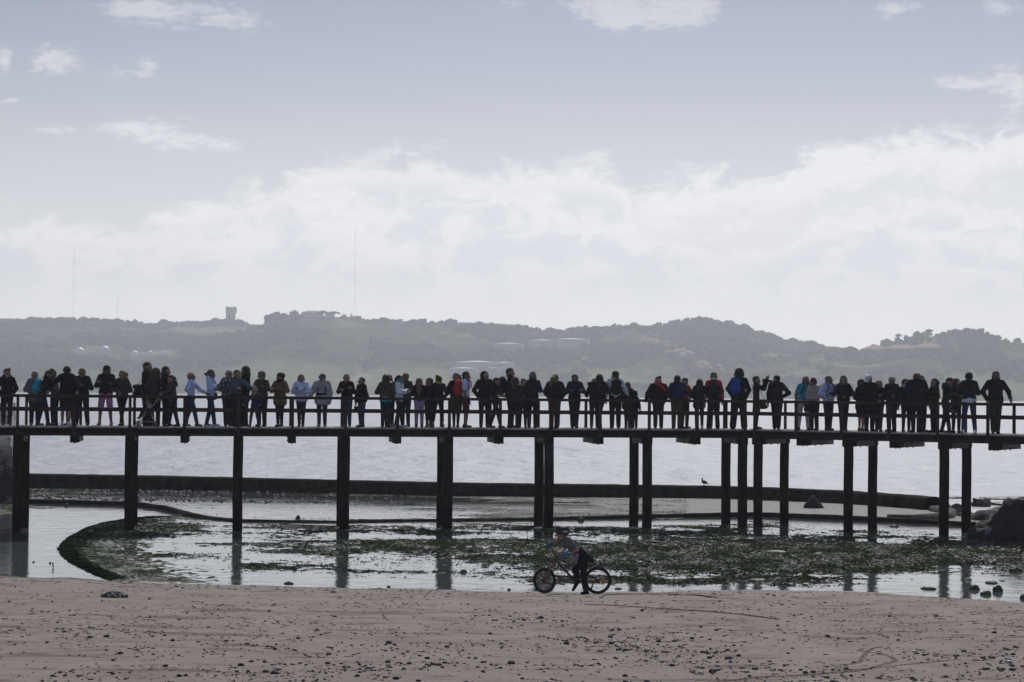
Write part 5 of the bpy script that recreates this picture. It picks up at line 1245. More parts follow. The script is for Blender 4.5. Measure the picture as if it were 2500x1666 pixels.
def worn(name, prims, m, label, cat, straps=(), h=.014, k=.02, strap_m=None, sr=.012):
    """a bag carried by the last person: its own thing, in the wearer's frame"""
    ob, H, J, T, p, R = person.last[:6]
    lo, hi = bounds(prims); V_, F_ = surfnet(sdf(prims, k, 0, 40, .003), lo, hi, h)
    o = mesh_np(name, V_, F_, m, None, True); o.location = ob.location; o.rotation_euler = ob.rotation_euler; tag(o, label, cat)
    for st in straps:
        mb = MB(); mb.tube([Vector(q) for q in st], sr, 6); mb.build('strap', strap_m or m, o)
    return o
def backpack(c, label, sc=1.0, dx=0.0, pocket=None, dz=0.0):
    ob, H, J, T, p, R = person.last[:6]; y = .135
    pr = [(J((-.045*sc+dx, y, .765+dz)), J((.045*sc+dx, y, .765+dz)), H*.045*sc, H*.045*sc, 1.0), (J((-.048*sc+dx, y+.005, .65+dz)), J((.048*sc+dx, y+.005, .65+dz)), H*.06*sc, H*.06*sc, 1.0), (J((dx, y, .76+dz)), J((dx, y, .64+dz)), H*.07*sc, H*.085*sc, 1.2)]
    st = [[J((s*.05, .07, .83)), J((s*.055, .0, .865)), J((s*.055, -.075, .80)), J((s*.07, -.085, .72)), J((s*.095, -.03, .66)), J((s*.085, .07, .62))] for s in (-1, 1)]
    o = worn('backpack', pr, cloth(col_[c]), label, 'backpack', st, sr=.016*H/1.7, strap_m=cloth(col_['blk'] if c != 'red' else col_['red']))
    pk = [(J((-.03*sc+dx, y+.055, .66+dz)), J((.03*sc+dx, y+.055, .66+dz)), H*.035*sc, H*.035*sc, 1.0)]
    b = blob('front_pocket', pk, cloth(col_[pocket or c]), o, .014)
    return o
def satchel(c, label, s=1, z=.50, dx=.13, dy=0.0, w_=.07, h_=.055):
    ob, H, J, T, p, R = person.last[:6]
    pr = [(T(s*dx, dy-w_, z+h_), T(s*dx, dy+w_, z+h_), H*.03, H*.03, 1.0), (T(s*dx, dy-w_, z-h_), T(s*dx, dy+w_, z-h_), H*.034, H*.034, 1.0), (T(s*dx, dy, z+h_), T(s*dx, dy, z-h_), H*.035, H*.04, .5)]
    st = [[T(s*dx, dy-w_, z+h_), J((s*.06, -.085, .66)), J((-s*.03, -.085, .76)), J((-s*.075, -.03, .855)), J((-s*.06, .06, .82)), J((s*.05, .085, .68)), T(s*dx, dy+w_, z+h_)]]
    return worn('shoulder_bag', pr, cloth(col_[c]), label, 'bag', st, sr=.009)
def handbag(c, label, s=1, z=.40, dx=.15, dy=-.03):
    ob, H, J, T, p, R = person.last[:6]
    pr = [(T(s*dx-.05, dy, z-.05), T(s*dx+.05, dy, z-.05), H*.035, H*.035, 1.3), (T(s*dx-.035, dy, z+.02), T(s*dx+.035, dy, z+.02), H*.03, H*.03, 1.3)]
    w_ = Vector(person.last[8][1 if s > 0 else 0][2])
    st = [[T(s*dx-.035, dy, z+.03), tuple(w_), T(s*dx+.035, dy, z+.03)]]
    return worn('handbag', pr, cloth(col_[c]), label, 'handbag', st, sr=.008)
def held(name, boxd, label, cat, c=(.02, .02, .022), at=None, up=.0, kind='box', rot=0):
    """a small thing in the hands of the last person"""
    ob, H, J, T, p, R = person.last[:6]; arms_ = person.last[8]
    q = at or tuple((Vector(arms_[0][2])+Vector(arms_[1][2]))/2+Vector((0, -.06, .03+up)))
    mb = MB(); mb.box((0, 0, 0), boxd, Matrix.Rotation(rot, 3, 'X'))
    mb.box((0, -boxd[1]*.5-.002, 0), (boxd[0]*.9, .003, boxd[2]*.9), Matrix.Rotation(rot, 3, 'X')) if kind == 'phone' else None
    o = mb.build(name, mat(name+'_'+cat, c, .4, .2, 20)); o.rotation_euler = ob.rotation_euler; o.location = world_of(q)
    if kind == 'camera':
        m2 = MB(); m2.lathe((0, -boxd[1]/2-.05, 0), [(.035, -.05), (.038, .03), (.042, .05)], 12, axis=Matrix.Rotation(PI/2, 3, 'X')); m2.build('lens', bolt_m, o)
    tag(o, label, cat); return o
# ------------------------------------------------------------------ the crowd, left to right
pe = person
SH = ('shades',)
pe('young man in black jacket at the left end, hands in pockets, head turned right', 16, 897, 1040, 15, ('messy', 'blk'), ('jacket', 'blk'), ('jeans', 'dk'), arms=('pocket', 'pocket'), hy=25, dep=.6, extra=('hoodup',))
pe('woman in sunglasses and grey coat half behind the teal backpack', 84, 903, 1041, 15, ('crop', 'br'), ('coat', 'gpur'), ('trousers', 'dnav'), 'dnav', ('clasp', 'down'), dep=.75, extra=SH, girl=True)
pe('young man bowed over a map with a teal backpack on his back', 104, 900, 1041, 105, ('messy', 'dbr'), ('jacket', 'blk'), ('jeans', 'djean'), 'slate', ('front', 'front'), 'step', dep=.45, lean=(0, .07), hp=28, hy=-10)
backpack('teal', 'bright teal backpack with pale piping on the young man reading the map', 1.0, 0.0, 'teal')
held('map', (.34, .01, .22), 'white folded map held between two young men on the left', 'map', (.7, .7, .7), up=.06, rot=1.1)
pe('young man in purple grey shirt facing left over the map', 133, 898, 1041, -50, ('messy', 'blk'), ('shirt', 'gpur'), ('jeans', 'djean'), 'mar', ('front', 'front'), 'std', dep=.55, lean=(0, .04), hp=18)
pe('broad man in black jacket seen from behind, both hands on the near rail', 160, 889, 1043, 180, ('crop', 'dbr'), ('jacket', 'blk'), ('shorts', 'dk'), 'ice', ('railback', 'railback'), 'std', dep=.18, fat=1.08, h=.1)
pe('person with brown hair hidden behind the broad man in black', 172, 908, 1041, -20, ('bob', 'br'), ('jacket', 'dk'), ('jeans', 'dk'), dep=.95, girl=True)
pe('man in dark jacket looking down at the phone in his hands', 200, 895, 1041, 0, ('crop', 'blk'), ('jacket', 'dk'), ('trousers', 'dnav'), 'blk', ('front', 'front'), 'wide', dep=.6, hp=14, fat=1.05)
held('phone', (.09, .01, .05), 'phone held by the man in the dark jacket beside the purple shorts', 'phone', kind='phone')
pe('man in dark cap, navy sweater and bright purple shorts with folded arms', 257, 889, 1042, 0, ('cap', 'blk'), ('jacket', 'dnav'), ('shorts', 'purp'), 'grey', ('crossed', 'crossed'), 'wide', dep=.6, fat=1.06, skin=1)
backpack('dk', 'dark backpack worn by the man in purple shorts')
pe('light-haired woman in sunglasses and dark grey cardigan with clasped hands and crossed legs', 297, 902, 1042, -5, ('blown', 'lbr'), ('jacket', 'char'), ('leggings', 'blk'), 'blk', ('clasp', 'clasp'), 'cross', dep=.5, extra=SH, girl=True, fat=1.06)
pe('tall man in black jacket facing right beside the pushchair', 359, 880, 1043, 75, ('short', 'blk'), ('jacket', 'blk'), ('wide', 'dnav'), 'blk', ('down', 'clasp'), 'std', dep=.75, hy=12, fat=1.06)
satchel('dk', 'black messenger bag hanging behind the tall man by the pushchair', -1, .54, .12, .09)
pe('woman with bushy brown curls standing close to the tall man', 378, 897, 1043, 200, ('curly', 'br'), ('leather', 'blk'), ('jeans', 'dk'), 'blk', ('bent', 'bent'), dep=.5, girl=True)
pe('person with long black hair and long black coat facing right', 404, 891, 1044, 95, ('long', 'blk'), ('coat', 'blk'), ('wide', 'blk'), 'blk', ('bent', 'bent'), 'std', dep=.45, fat=1.1)
pe('young woman in black puffer jacket leaning left over the near rail', 424, 913, 1044, -82, ('tail', 'dbr'), ('puffer', 'blk'), ('jeans', 'djean'), 'blk', ('leanr', 'leanr'), 'step', dep=.05, girl=True, lean=(0, .06), hp=8, extra=('hoodup',), skin=2)
pe('short-haired blonde woman in white blouse with one hand on the rail', 466, 906, 1043, 80, ('short', 'bl'), ('shirt', 'lblue'), ('jeans', 'jean'), 'brn', ('hip', 'railfront'), 'stride', dep=.35, extra=SH, girl=True, fat=1.05, skin=1, hp=-8)
pe('woman with hair in a bun and pale blue hoodie with folded arms', 513, 899, 1043, 82, ('bun', 'br'), ('hoodie', 'lblue'), ('jeans', 'jean'), 'lblue', ('crossed', 'crossed'), 'step', dep=.5, girl=True, fat=1.05, skin=1)
satchel('dk', 'thin black shoulder bag across the pale blue hoodie', 1, .52, .09, -.02, .04, .03)
pe('grey-haired woman in black and white patterned jacket', 556, 899, 1043, 15, ('crop', 'gr'), ('jacket', 'pattern'), ('trousers', 'dnav'), 'dnav', ('clasp', 'clasp'), 'close', dep=.6, girl=True, fat=1.08)
pe('woman in sunglasses and slate blue jacket reaching right towards the hooded child', 577, 900, 1044, 60, ('tail', 'dbr'), ('jacket', 'slate'), ('wide', 'blk'), 'blk', ('bent', 'reach'), 'std', dep=.35, extra=SH, girl=True, hy=-15)
pe('tall person with wild black curls turned left towards the slate blue jacket', 597, 893, 1043, -60, ('curly', 'blk'), ('jacket', 'blk'), ('trousers', 'dk'), 'blk', ('bent', 'down'), 'std', dep=.7, hy=-10)
pe('small child in grey blue hood leaning on the rail and kicking one leg back', 621, 947, 1043, -30, ('hood', 'grey'), ('jacket', 'indigo'), ('jeans', 'jean'), 'blk', ('railfront', 'wide'), 'stride', dep=.15, hy=30, skin=2)
pe('man in side cap and dark brown jacket with folded arms', 639, 904, 1044, -20, ('sidecap', 'grey'), ('leather', 'dbrn'), ('trousers', 'dk'), 'blk', ('crossed', 'crossed'), 'std', dep=.6, extra=SH, hy=-25)
pe('woman in brown beret and tan brown coat with folded arms', 683, 909, 1044, -12, ('beret', 'brn'), ('coat', 'tan'), ('leggings', 'blk'), 'blk', ('crossed', 'crossed'), 'close', dep=.6, extra=SH+('scarf:dk',), girl=True, hy=-30, fat=1.06)
pe('woman with grey brown bob and pale blue padded jacket with folded arms', 735, 912, 1044, 0, ('bob', 'dbr'), ('puffer', 'lblue'), ('leggings', 'blk'), 'blk', ('crossed', 'crossed'), 'close', dep=.6, girl=True, hy=8)
pe('stout man in blue cap and pale grey raincoat with chest strap', 786, 910, 1044, -5, ('cap', 'slate'), ('parka', 'lgrey'), ('jeans', 'djean'), 'grey', ('wide', 'down'), 'std', dep=.5, hy=-25, fat=1.12)
worn('camera_harness', [((-.13, -.155, 1.05), (.13, -.155, 1.05), .03, .03, 1.0)], cloth(col_['blk']), 'black strap harness across the chest of the man in the pale raincoat', 'harness', [[(-.12, -.14, 1.05), (-.12, -.1, 1.32), (-.1, 0, 1.44)], [(.12, -.14, 1.05), (.12, -.1, 1.32), (.1, 0, 1.44)]], sr=.02)
pe('man in sunglasses, black blazer and blue jeans with folded arms', 846, 910, 1045, 0, ('crop', 'dbr'), ('jacket', 'blk'), ('jeans', 'jean'), 'dk', ('crossed', 'crossed'), 'std', dep=.6, extra=SH)
pe('woman with short auburn hair in dark cape looking left', 883, 919, 1045, -50, ('short', 'red'), ('cape', 'blk'), ('jeans', 'jean'), 'dk', ('down', 'down'), 'close', dep=.5, extra=SH, girl=True)
handbag('blk', 'black handbag and rolled umbrella carried by the woman in the cape', -1, .36, .15)
pe('woman with long dark hair and black leather jacket seen from behind', 941, 911, 1046, 175, ('long', 'dbr'), ('leather', 'dk'), ('jeans', 'djean'), 'blk', ('bent', 'bent'), 'std', dep=.25, extra=('hem:teal',), girl=True, fat=1.1)
pe('red-haired person facing the woman in the leather jacket', 950, 912, 1046, 20, ('bob', 'red'), ('jacket', 'dbrn'), ('jeans', 'dk'), 'blk', ('front', 'front'), dep=.8, girl=True)
pe('dark-haired woman in ice blue padded jacket facing right', 973, 913, 1046, 75, ('tail', 'blk'), ('puffer', 'ice'), ('leggings', 'blk'), 'lblue', ('front', 'front'), 'step', dep=.35, girl=True, extra=('scarf:teal',), skin=1)
satchel('dk', 'thin dark shoulder bag on the ice blue jacket', 1, .50, .09, -.0, .03, .03)
pe('man in dark brown leather jacket behind the ice blue jacket, hands raised to his chest', 990, 907, 1046, -25, ('crop', 'blk'), ('leather', 'dbrn'), ('jeans', 'djean'), 'blk', ('front', 'front'), dep=.8, skin=1)
held('camera', (.11, .06, .07), 'small black camera held by the man in the brown leather jacket', 'camera', kind='camera')
pe('woman with long light brown hair and lavender trousers seen from behind', 1023, 920, 1046, 180, ('long', 'lbr'), ('jacket', 'blk'), ('jeans', 'lav'), 'dk', ('clasp', 'clasp'), 'std', dep=.3, girl=True, fat=1.02)
pe('woman with long wavy brown hair facing us beside the lavender trousers', 1047, 922, 1046, -15, ('curly', 'br'), ('jacket', 'blk'), ('leggings', 'dk'), 'lav', ('clasp', 'clasp'), 'close', dep=.5, girl=True, extra=('scarf:grey',), hy=-15)
pe('person with yellow green scarf and bare ankles seen from behind, feet apart', 1069, 915, 1046, 195, ('messy', 'blk'), ('jacket', 'blk'), ('capri', 'blk'), 'slate', ('pocket', 'clasp'), 'wide', dep=.4, extra=('scarf:yell',), hy=20)
pe('woman in sunglasses and olive skirt behind the red backpack', 1113, 908, 1046, 5, ('blown', 'dbr'), ('jacket', 'dnav'), ('skirt', 'olive'), 'mar', ('clasp', 'down'), 'close', dep=.65, extra=SH, girl=True, hy=-20)
pe('bearded man in pale blue T-shirt and maroon shorts in profile facing right', 1136, 904, 1047, 78, ('short', 'dbr'), ('tee', 'lblue'), ('shorts', 'mar'), 'brn', ('down', 'down'), 'close', dep=.4, extra=SH, fat=1.08, skin=1)
backpack('red', 'big red backpack on the man in the pale blue T-shirt', 1.15)
pe('big man in black cap and black hooded jacket with hands in pockets', 1182, 904, 1047, 10, ('hood', 'blk'), ('jacket', 'blk'), ('jeans', 'dk'), 'blk', ('pocket', 'pocket'), 'std', dep=.55, fat=1.18, hy=20)
pe('short person all in black looking right at a phone', 1209, 919, 1047, 65, ('short', 'blk'), ('jacket', 'blk'), ('leggings', 'dk'), 'slate', ('bent', 'bent'), 'stride', dep=.35, hp=12, hy=15)
held('phone', (.08, .01, .14), 'phone in the hand of the short person in black', 'phone', kind='phone')
pe('tall man in black with his chin raised, facing right, navy backpack behind', 1246, 895, 1048, 80, ('short', 'blk'), ('jacket', 'blk'), ('trousers', 'dk'), 'blk', ('bent', 'bent'), 'std', dep=.7, hp=-6, skin=0)
backpack('navy', 'rounded navy backpack of the tall man facing right', 1.1)
pe('woman with reddish bushy hair and dark coat seen from behind', 1256, 920, 1048, 170, ('curly', 'red'), ('coat', 'dk'), ('trousers', 'dk'), 'blk', ('bent', 'bent'), 'std', dep=.25, girl=True, fat=1.12)
pe('dark-haired woman facing us with wind-blown strands, wrapped in black', 1276, 922, 1048, -5, ('blown', 'blk'), ('coat', 'blk'), ('leggings', 'blk'), 'blk', ('clasp', 'clasp'), 'step', dep=.45, girl=True, fat=1.05, skin=2)
pe('person in grey beanie and denim jacket seen from behind', 1299, 906, 1048, 165, ('beanie', 'grey'), ('jacket', 'navy'), ('jeans', 'dk'), 'blk', ('bent', 'bent'), 'std', dep=.5, fat=1.06)
backpack('dnav', 'dark backpack on the person in the grey beanie')
pe('very broad man in black coat behind the blonde ponytail', 1354, 910, 1048, 180, ('crop', 'dbr'), ('jacket', 'blk'), ('trousers', 'dk'), 'blk', ('pocket', 'pocket'), 'std', dep=.75, fat=1.3)
pe('woman with blonde ponytail and black jacket seen from behind', 1352, 916, 1048, 165, ('tail', 'lbr'), ('jacket', 'blk'), ('skirt', 'brn'), 'blk', ('clasp', 'clasp'), 'close', dep=.15, girl=True, hy=-30)
pe('man in navy and black jacket with folded arms looking right', 1402, 910, 1048, 8, ('crop', 'blk'), ('jacket', 'navy'), ('trousers', 'dnav'), 'blk', ('crossed', 'crossed'), 'close', dep=.6, hy=35, fat=1.08, skin=1)
pe('hidden person hugged by the long-haired woman', 1451, 922, 1049, 0, ('short', 'br'), ('jacket', 'dk'), ('jeans', 'dk'), 'blk', ('bent', 'bent'), dep=.75)
pe('woman with long black hair and raised elbow seen from behind', 1463, 910, 1049, 175, ('long', 'blk'), ('jacket', 'blk'), ('leggings', 'dk'), 'blk', ('bent', 'hug'), 'cross', dep=.35, girl=True, fat=1.08)
satchel('dk', 'black handbag on the shoulder of the long-haired woman', 1, .66, .14, .02, .04, .06)
pe('man in pale denim shirt with his back to us', 1502, 901, 1049, 185, ('crop', 'dbr'), ('shirt', 'ice'), ('trousers', 'blk'), 'blk', ('wide', 'down'), 'std', dep=.35, hy=25, fat=1.08)
backpack('blk', 'black backpack on the pale denim shirt')
pe('woman with long brown hair to the right of the pale denim shirt', 1532, 930, 1049, 165, ('long', 'br'), ('coat', 'dbrn'), ('leggings', 'dk'), 'blk', ('clasp', 'bent'), 'close', dep=.6, girl=True)
pe('small child in black seen from behind beside the brown-haired woman', 1548, 955, 1049, 175, ('hood', 'blk'), ('jacket', 'blk'), ('trousers', 'dk'), 'blk', dep=.5)
pe('stout person in sunglasses and wide black cape with pink and blue scarf', 1607, 917, 1049, 0, ('messy', 'dbr'), ('cape', 'blk'), ('trousers', 'dnav'), 'blk', ('wide', 'wide'), 'std', dep=.6, extra=SH+('drape:red',), fat=1.35)
pe('person in indigo jacket and brown trousers with his back to us', 1652, 913, 1049, 180, ('short', 'dbr'), ('jacket', 'indigo'), ('trousers', 'khaki'), 'blk', ('bent', 'bent'), 'std', dep=.4, fat=1.05)
backpack('indigo', 'violet backpack hanging low on the indigo jacket', 1.0, -.02, None, -.05)
pe('woman in red jacket with wind-blown ponytail to the right of the indigo jacket', 1671, 920, 1049, 30, ('blown', 'br'), ('jacket', 'red'), ('jeans', 'dk'), 'blk', ('clasp', 'clasp'), 'std', dep=.7, girl=True, hp=10)
pe('woman with long dark hair, dark blue coat and white shoes seen from behind', 1707, 922, 1050, 178, ('long', 'dbr'), ('coat', 'dnav'), ('leggings', 'dnav'), 'white', ('clasp', 'clasp'), 'std', dep=.5, girl=True, extra=('scarf:dgreen',))
pe('man in red and black jacket behind the dark T-shirt', 1743, 906, 1050, 0, ('short', 'blk'), ('jacket', 'red'), ('jeans', 'djean'), 'blk', ('down', 'down'), 'std', dep=.75, fat=1.08, extra=SH)
pe('woman in dark T-shirt with her back to us in front of the red jacket', 1741, 921, 1050, 180, ('long', 'blk'), ('tee', 'dnav'), ('trousers', 'blk'), 'blk', ('clasp', 'down'), 'wide', dep=.2, girl=True, fat=1.14, skin=1)
pe('tall person with big dark curls, black jacket and wide trousers', 1803, 898, 1050, 160, ('curly', 'blk'), ('jacket', 'blk'), ('wide', 'blk'), 'dk', ('pocket', 'pocket'), 'wide', dep=.4, fat=1.12)
backpack('royal', 'royal blue backpack on the tall curly-haired person', .95, .03)
pe('woman in black aiming a camera with a long lens to the right', 1846, 915, 1051, 80, ('short', 'blk'), ('jacket', 'blk'), ('skirt', 'brn'), 'blk', ('raised', 'raised'), 'std', dep=.4, girl=True, fat=1.12)
ob, H, J, T, p_, R_, tr_, HJ_, ar_ = person.last
cq = Vector(HJ_(0, -.115, .062)); cm_ = MB(); cm_.box((0, 0, 0), (.14, .08, .10)); cm_.box((0, 0, .06), (.06, .06, .04))
cobj = cm_.build('camera', mat('camera_body', (.012, .012, .013), .5, .2, 20)); cobj.location = world_of(cq); cobj.rotation_euler = ob.rotation_euler; tag(cobj, 'black camera held to the eye by the woman aiming right', 'camera')
lm_ = MB(); lm_.lathe((0, 0, 0), [(.032, .03), (.036, .10), (.042, .2), (.050, .26), (.050, .30)], 14, axis=Matrix.Rotation(PI/2, 3, 'X')); lm_.build('long_lens', mat('camera_body', (.012, .012, .013)), cobj)
satchel('dk', 'black camera bag at the hip of the woman with the long lens', 1, .46, .1, -.10)
pe('man in black sweatshirt glancing left, body turned away', 1896, 912, 1051, 172, ('crop', 'blk'), ('jacket', 'blk'), ('trousers', 'blk'), 'blk', ('hip', 'down'), 'close', dep=.45, hy=55, fat=1.1)
pe('grey-haired man in bright teal T-shirt and pale trousers leaning to the right', 1961, 915, 1051, 10, ('crop', 'lbr'), ('tee', 'teal'), ('trousers', 'beg'), 'blk', ('down', 'bent'), 'wide', dep=.6, lean=(.05, 0), fat=1.16, skin=1)
backpack('dk', 'dark backpack worn by the man in the teal T-shirt')
pe('woman in dark red beanie and beige jacket leaning on the teal T-shirt', 1988, 921, 1051, -40, ('beanie', 'mar'), ('jacket', 'beige'), ('trousers', 'dnav'), 'blk', ('clasp', 'clasp'), 'std', dep=.45, extra=SH, girl=True, fat=1.06, lean=(-.01, .02))
handbag('blk', 'round black handbag in front of the beige jacket', -1, .44, .05, -.16)
pe('bearded man in sunglasses and pale blue jacket with backpack straps', 2022, 914, 1052, 25, ('crop', 'blk'), ('hoodie', 'lblue'), ('jeans', 'dnav'), 'dnav', ('bent', 'front'), 'close', dep=.55, extra=SH, hy=20, fat=1.05, skin=1)
backpack('dk', 'dark backpack of the bearded man in the pale blue jacket')
held('camera', (.12, .07, .08), 'camera held by the bearded man in the pale blue jacket', 'camera', kind='camera')
pe('woman with long light hair, sunglasses and dark coat with striped scarf', 2059, 914, 1052, 0, ('long', 'br'), ('jacket', 'blk'), ('jeans', 'dnav'), 'dnav', ('bent', 'clasp'), 'close', dep=.5, extra=SH+('scarf:grey',), girl=True, hy=-20, fat=1.08)
backpack('navy', 'navy backpack of the woman with the striped scarf', 1, .05)
pe('woman with puffed dark hair, long black coat and bare legs', 2102, 925, 1053, 25, ('curly', 'blk'), ('coat', 'blk'), ('skirt', 'dk'), 'blk', ('clasp', 'bent'), 'close', dep=.6, extra=('bare',), girl=True, skin=2)
pe('white-haired man in black turned away to the right', 2122, 912, 1053, 145, ('short', 'wh'), ('coat', 'blk'), ('trousers', 'blk'), 'blk', ('bent', 'bent'), 'std', dep=.4, hy=-10, fat=1.12)
pe('smiling woman in black facing us between the white-haired and the bald man', 2145, 926, 1053, 0, ('bob', 'lbr'), ('jacket', 'blk'), ('jeans', 'dk'), 'navy', ('clasp', 'clasp'), 'close', dep=.55, girl=True, skin=2, fat=1.1)
pe('balding man in black jacket looking left at the smiling woman', 2177, 915, 1053, -45, ('crop', 'gr'), ('jacket', 'dk'), ('trousers', 'blk'), 'blk', ('bent', 'bent'), 'std', dep=.5, fat=1.08)
pe('woman in dark headscarf and sunglasses with white patterned scarf', 2212, 923, 1054, 8, ('hood', 'dk'), ('jacket', 'dk'), ('leggings', 'blk'), 'blk', ('down', 'bent'), 'std', dep=.6, extra=SH+('scarf:ice',), girl=True, fat=1.05)
pe('big bald man in dark navy jacket seen from behind, arm along the rail', 2238, 909, 1055, 182, ('none', 'bald'), ('parka', 'dnav'), ('jeans', 'dnav'), 'blk', ('down', 'wide'), 'std', dep=.15, fat=1.15, skin=1)
pe('dark-haired person peeping over the shoulder of the big bald man', 2249, 914, 1055, 25, ('short', 'dbr'), ('jacket', 'dk'), ('jeans', 'dk'), 'blk', dep=.8)
pe('woman in profile facing left with hair streaming behind and crossed legs', 2281, 921, 1055, -75, ('blown', 'dbr'), ('coat', 'dbrn'), ('leggings', 'blk'), 'blk', ('clasp', 'clasp'), 'cross', dep=.5, girl=True, fat=1.05, skin=2)
pe('man in dark green jacket with pale bag strap bending over his phone', 2308, 918, 1056, 60, ('short', 'dbr'), ('jacket', 'dgreen'), ('jeans', 'dnav'), 'blk', ('front', 'front'), 'step', dep=.4, hp=24, lean=(0, .05), extra=('hoodup',))
satchel('grey', 'grey shoulder bag of the man in the dark green jacket', 1, .44, .10, -.02)
pe('curly-haired woman in sunglasses and grey shawl', 2334, 923, 1056, 12, ('curly', 'br'), ('jacket', 'char'), ('leggings', 'blk'), 'blk', ('front', 'bent'), 'std', dep=.65, extra=SH+('scarf:grey',), girl=True, hy=20)
pe('young man in navy jacket, blue jeans and white trainers with his back to us', 2366, 905, 1056, 178, ('short', 'blk'), ('jacket', 'dnav'), ('jeans', 'jean'), 'white', ('front', 'front'), 'wide', dep=.45, extra=('hem:ice',), fat=1.06)
pe('man in black jacket alone at the right end, one hand on the far rail', 2430, 903, 1057, -5, ('short', 'dbr'), ('jacket', 'blk'), ('trousers', 'dbrn'), 'blk', ('pocket', 'wide'), 'close', dep=.7, hy=-25, fat=1.22, extra=('scarf:navy',), skin=1)

# pushchair with a toddler
base = P(360, 1043, 63.6); pr = empty('pushchair', (base.x, base.y, DZ+.004)); tag(pr, 'dark folding pushchair with metal frame standing behind the near rail', 'pushchair')
fm = mat('pushchair_tube', (.30, .30, .33), .35, .2, 20, metal=.7); fb = cloth(col_['dnav']); 
for s in (-.2, .2):
    mb = MB(); mb.tube([(-.30, s, .12), (.02, s, .50), (.18, s, .62), (.42, s*.9, 1.0), (.50, s*.9, 1.02)], .012, 6); mb.tube([(.26, s, .10), (.12, s, .48), (-.02, s, .70)], .011, 6); mb.tube([(-.25, s, .17), (.24, s, .14)], .009, 6); mb.build('frame', fm, pr)
    for x_, r in ((-.30, .085), (.27, .085)):
        for w2 in (-.025, .025):
            mb = MB(); mb.tube([(x_+(r-.015)*math.cos(a), s+w2, r+(r-.015)*math.sin(a)) for a in np.linspace(0, 2*PI, 17)[:-1]], .015, 6, closed=True); mb.tube([(x_, s+w2-.012, r), (x_, s+w2+.012, r)], .028, 8)
            for k in range(5): mb.bar((x_, s+w2, r), (x_+(r-.015)*math.cos(k*1.257), s+w2, r+(r-.015)*math.sin(k*1.257)), .008, .008)
            mb.build('wheel', bolt_m, pr)
blob('seat', [((-.12, -.15, .42), (-.12, .15, .42), .05, .05, 1), ((.08, -.15, .40), (.08, .15, .40), .05, .05, 1), ((.10, -.15, .42), (.22, -.15, .76), .03, .03, 1), ((.10, .15, .42), (.22, .15, .76), .03, .03, 1), ((.12, 0, .42), (.24, 0, .76), .05, .05, .35), ((-.1, 0, .4), (.1, 0, .4), .04, .04, .4)], fb, pr, .016)
blob('canopy', [((.20, -.14, .86), (.20, .14, .86), .06, .06, 1), ((.04, -.14, .93), (.04, .14, .93), .05, .05, 1), ((.20, 0, .86), (.04, 0, .93), .05, .05, .5)], cloth(col_['blk']), pr, .016)
blob('basket', [((-.08, -.13, .2), (.16, -.13, .2), .045, .045, 1), ((-.08, .13, .2), (.16, .13, .2), .045, .045, 1), ((-.08, 0, .2), (.16, 0, .2), .045, .045, .6)], cloth(col_['blk']), pr, .016)
mb = MB(); mb.tube([(.50, -.18, 1.02), (.50, .18, 1.02)], .016, 7); mb.build('handle', bolt_m, pr)
td = [((.04, 0, .74), (.03, 0, .76), .082, .080, 1), ((.10, 0, .50), (.08, 0, .62), .09, .075, 1.1), ((.08, -.07, .60), (-.02, -.12, .50), .03, .025, 1), ((.08, .07, .60), (-.02, .12, .50), .03, .025, 1), ((.06, -.05, .48), (-.16, -.06, .46), .05, .04, 1), ((.06, .05, .48), (-.16, .06, .46), .05, .04, 1), ((-.16, -.06, .46), (-.24, -.06, .28), .038, .03, 1), ((-.16, .06, .46), (-.24, .06, .28), .038, .03, 1), ((-.045, 0, .735), (-.055, 0, .73), .012, .012, 1), ((-.02, -.12, .5), (-.06, -.11, .49), .022, .02, 1), ((-.02, .12, .5), (-.06, .11, .49), .022, .02, 1)]
tod = blob('person', td, cloth((.33, .20, .15), 'skin'), None, .012, .02); tod.location = pr.location; tag(tod, 'toddler in pale blue top sitting in the pushchair', 'toddler')
blob('top', [((.10, 0, .50), (.08, 0, .62), .10, .085, 1.1), ((.08, -.07, .60), (-.01, -.115, .51), .038, .033, 1), ((.08, .07, .60), (-.01, .115, .51), .038, .033, 1)], cloth(col_['lblue']), tod, .012)
blob('trousers', [((.06, -.05, .48), (-.16, -.06, .46), .058, .047, 1), ((.06, .05, .48), (-.16, .06, .46), .058, .047, 1), ((-.16, -.06, .46), (-.23, -.06, .31), .045, .036, 1), ((-.16, .06, .46), (-.23, .06, .31), .045, .036, 1)], cloth(col_['djean']), tod, .012)
blob('hair', [((.06, 0, .775), (.055, 0, .785), .082, .078, 1)], cloth(hairc['br'], 'hair'), tod, .012)
for s in (-.06, .06): blob('shoe', [((-.23, s, .27), (-.30, s, .26), .032, .028, 1)], cloth(col_['dk']), tod, .012)
# ------------------------------------------------------------------ boy pushing a bicycle
b0 = beachpt(1390, 1449); BY = b0.y
def B(cx, cy, dy=0.0): return P(1280+cx/7.467, 1260+cy/7.467, BY+dy)
def lift(o): return o
OB = B(760, 1408); OB.z = float(ground_h(OB.x, OB.y))+.004
DZB = float(np.mean([ground_h(B(1340, 1412).x, BY)-B(1340, 1412).z, ground_h(B(290, 1398).x, BY)-B(290, 1398).z]))
def Q(cx, cy, dy=0.0): return tuple(B(cx, cy, dy)+Vector((0, 0, DZB))-OB)
bike = empty('bicycle', OB); tag(bike, 'child mountain bike with red fork and orange spoke reflectors on the wet sand', 'bicycle')
tyre = mat('tyre_rubber', (.014, .013, .013), .9, .3, 40, 1, 60); redp = mat('red_fork_paint', (.17, .032, .022), .35, .15, 10, spec=.5); frm = mat('black_frame_paint', (.016, .014, .014), .35, .2, 10, spec=.5)
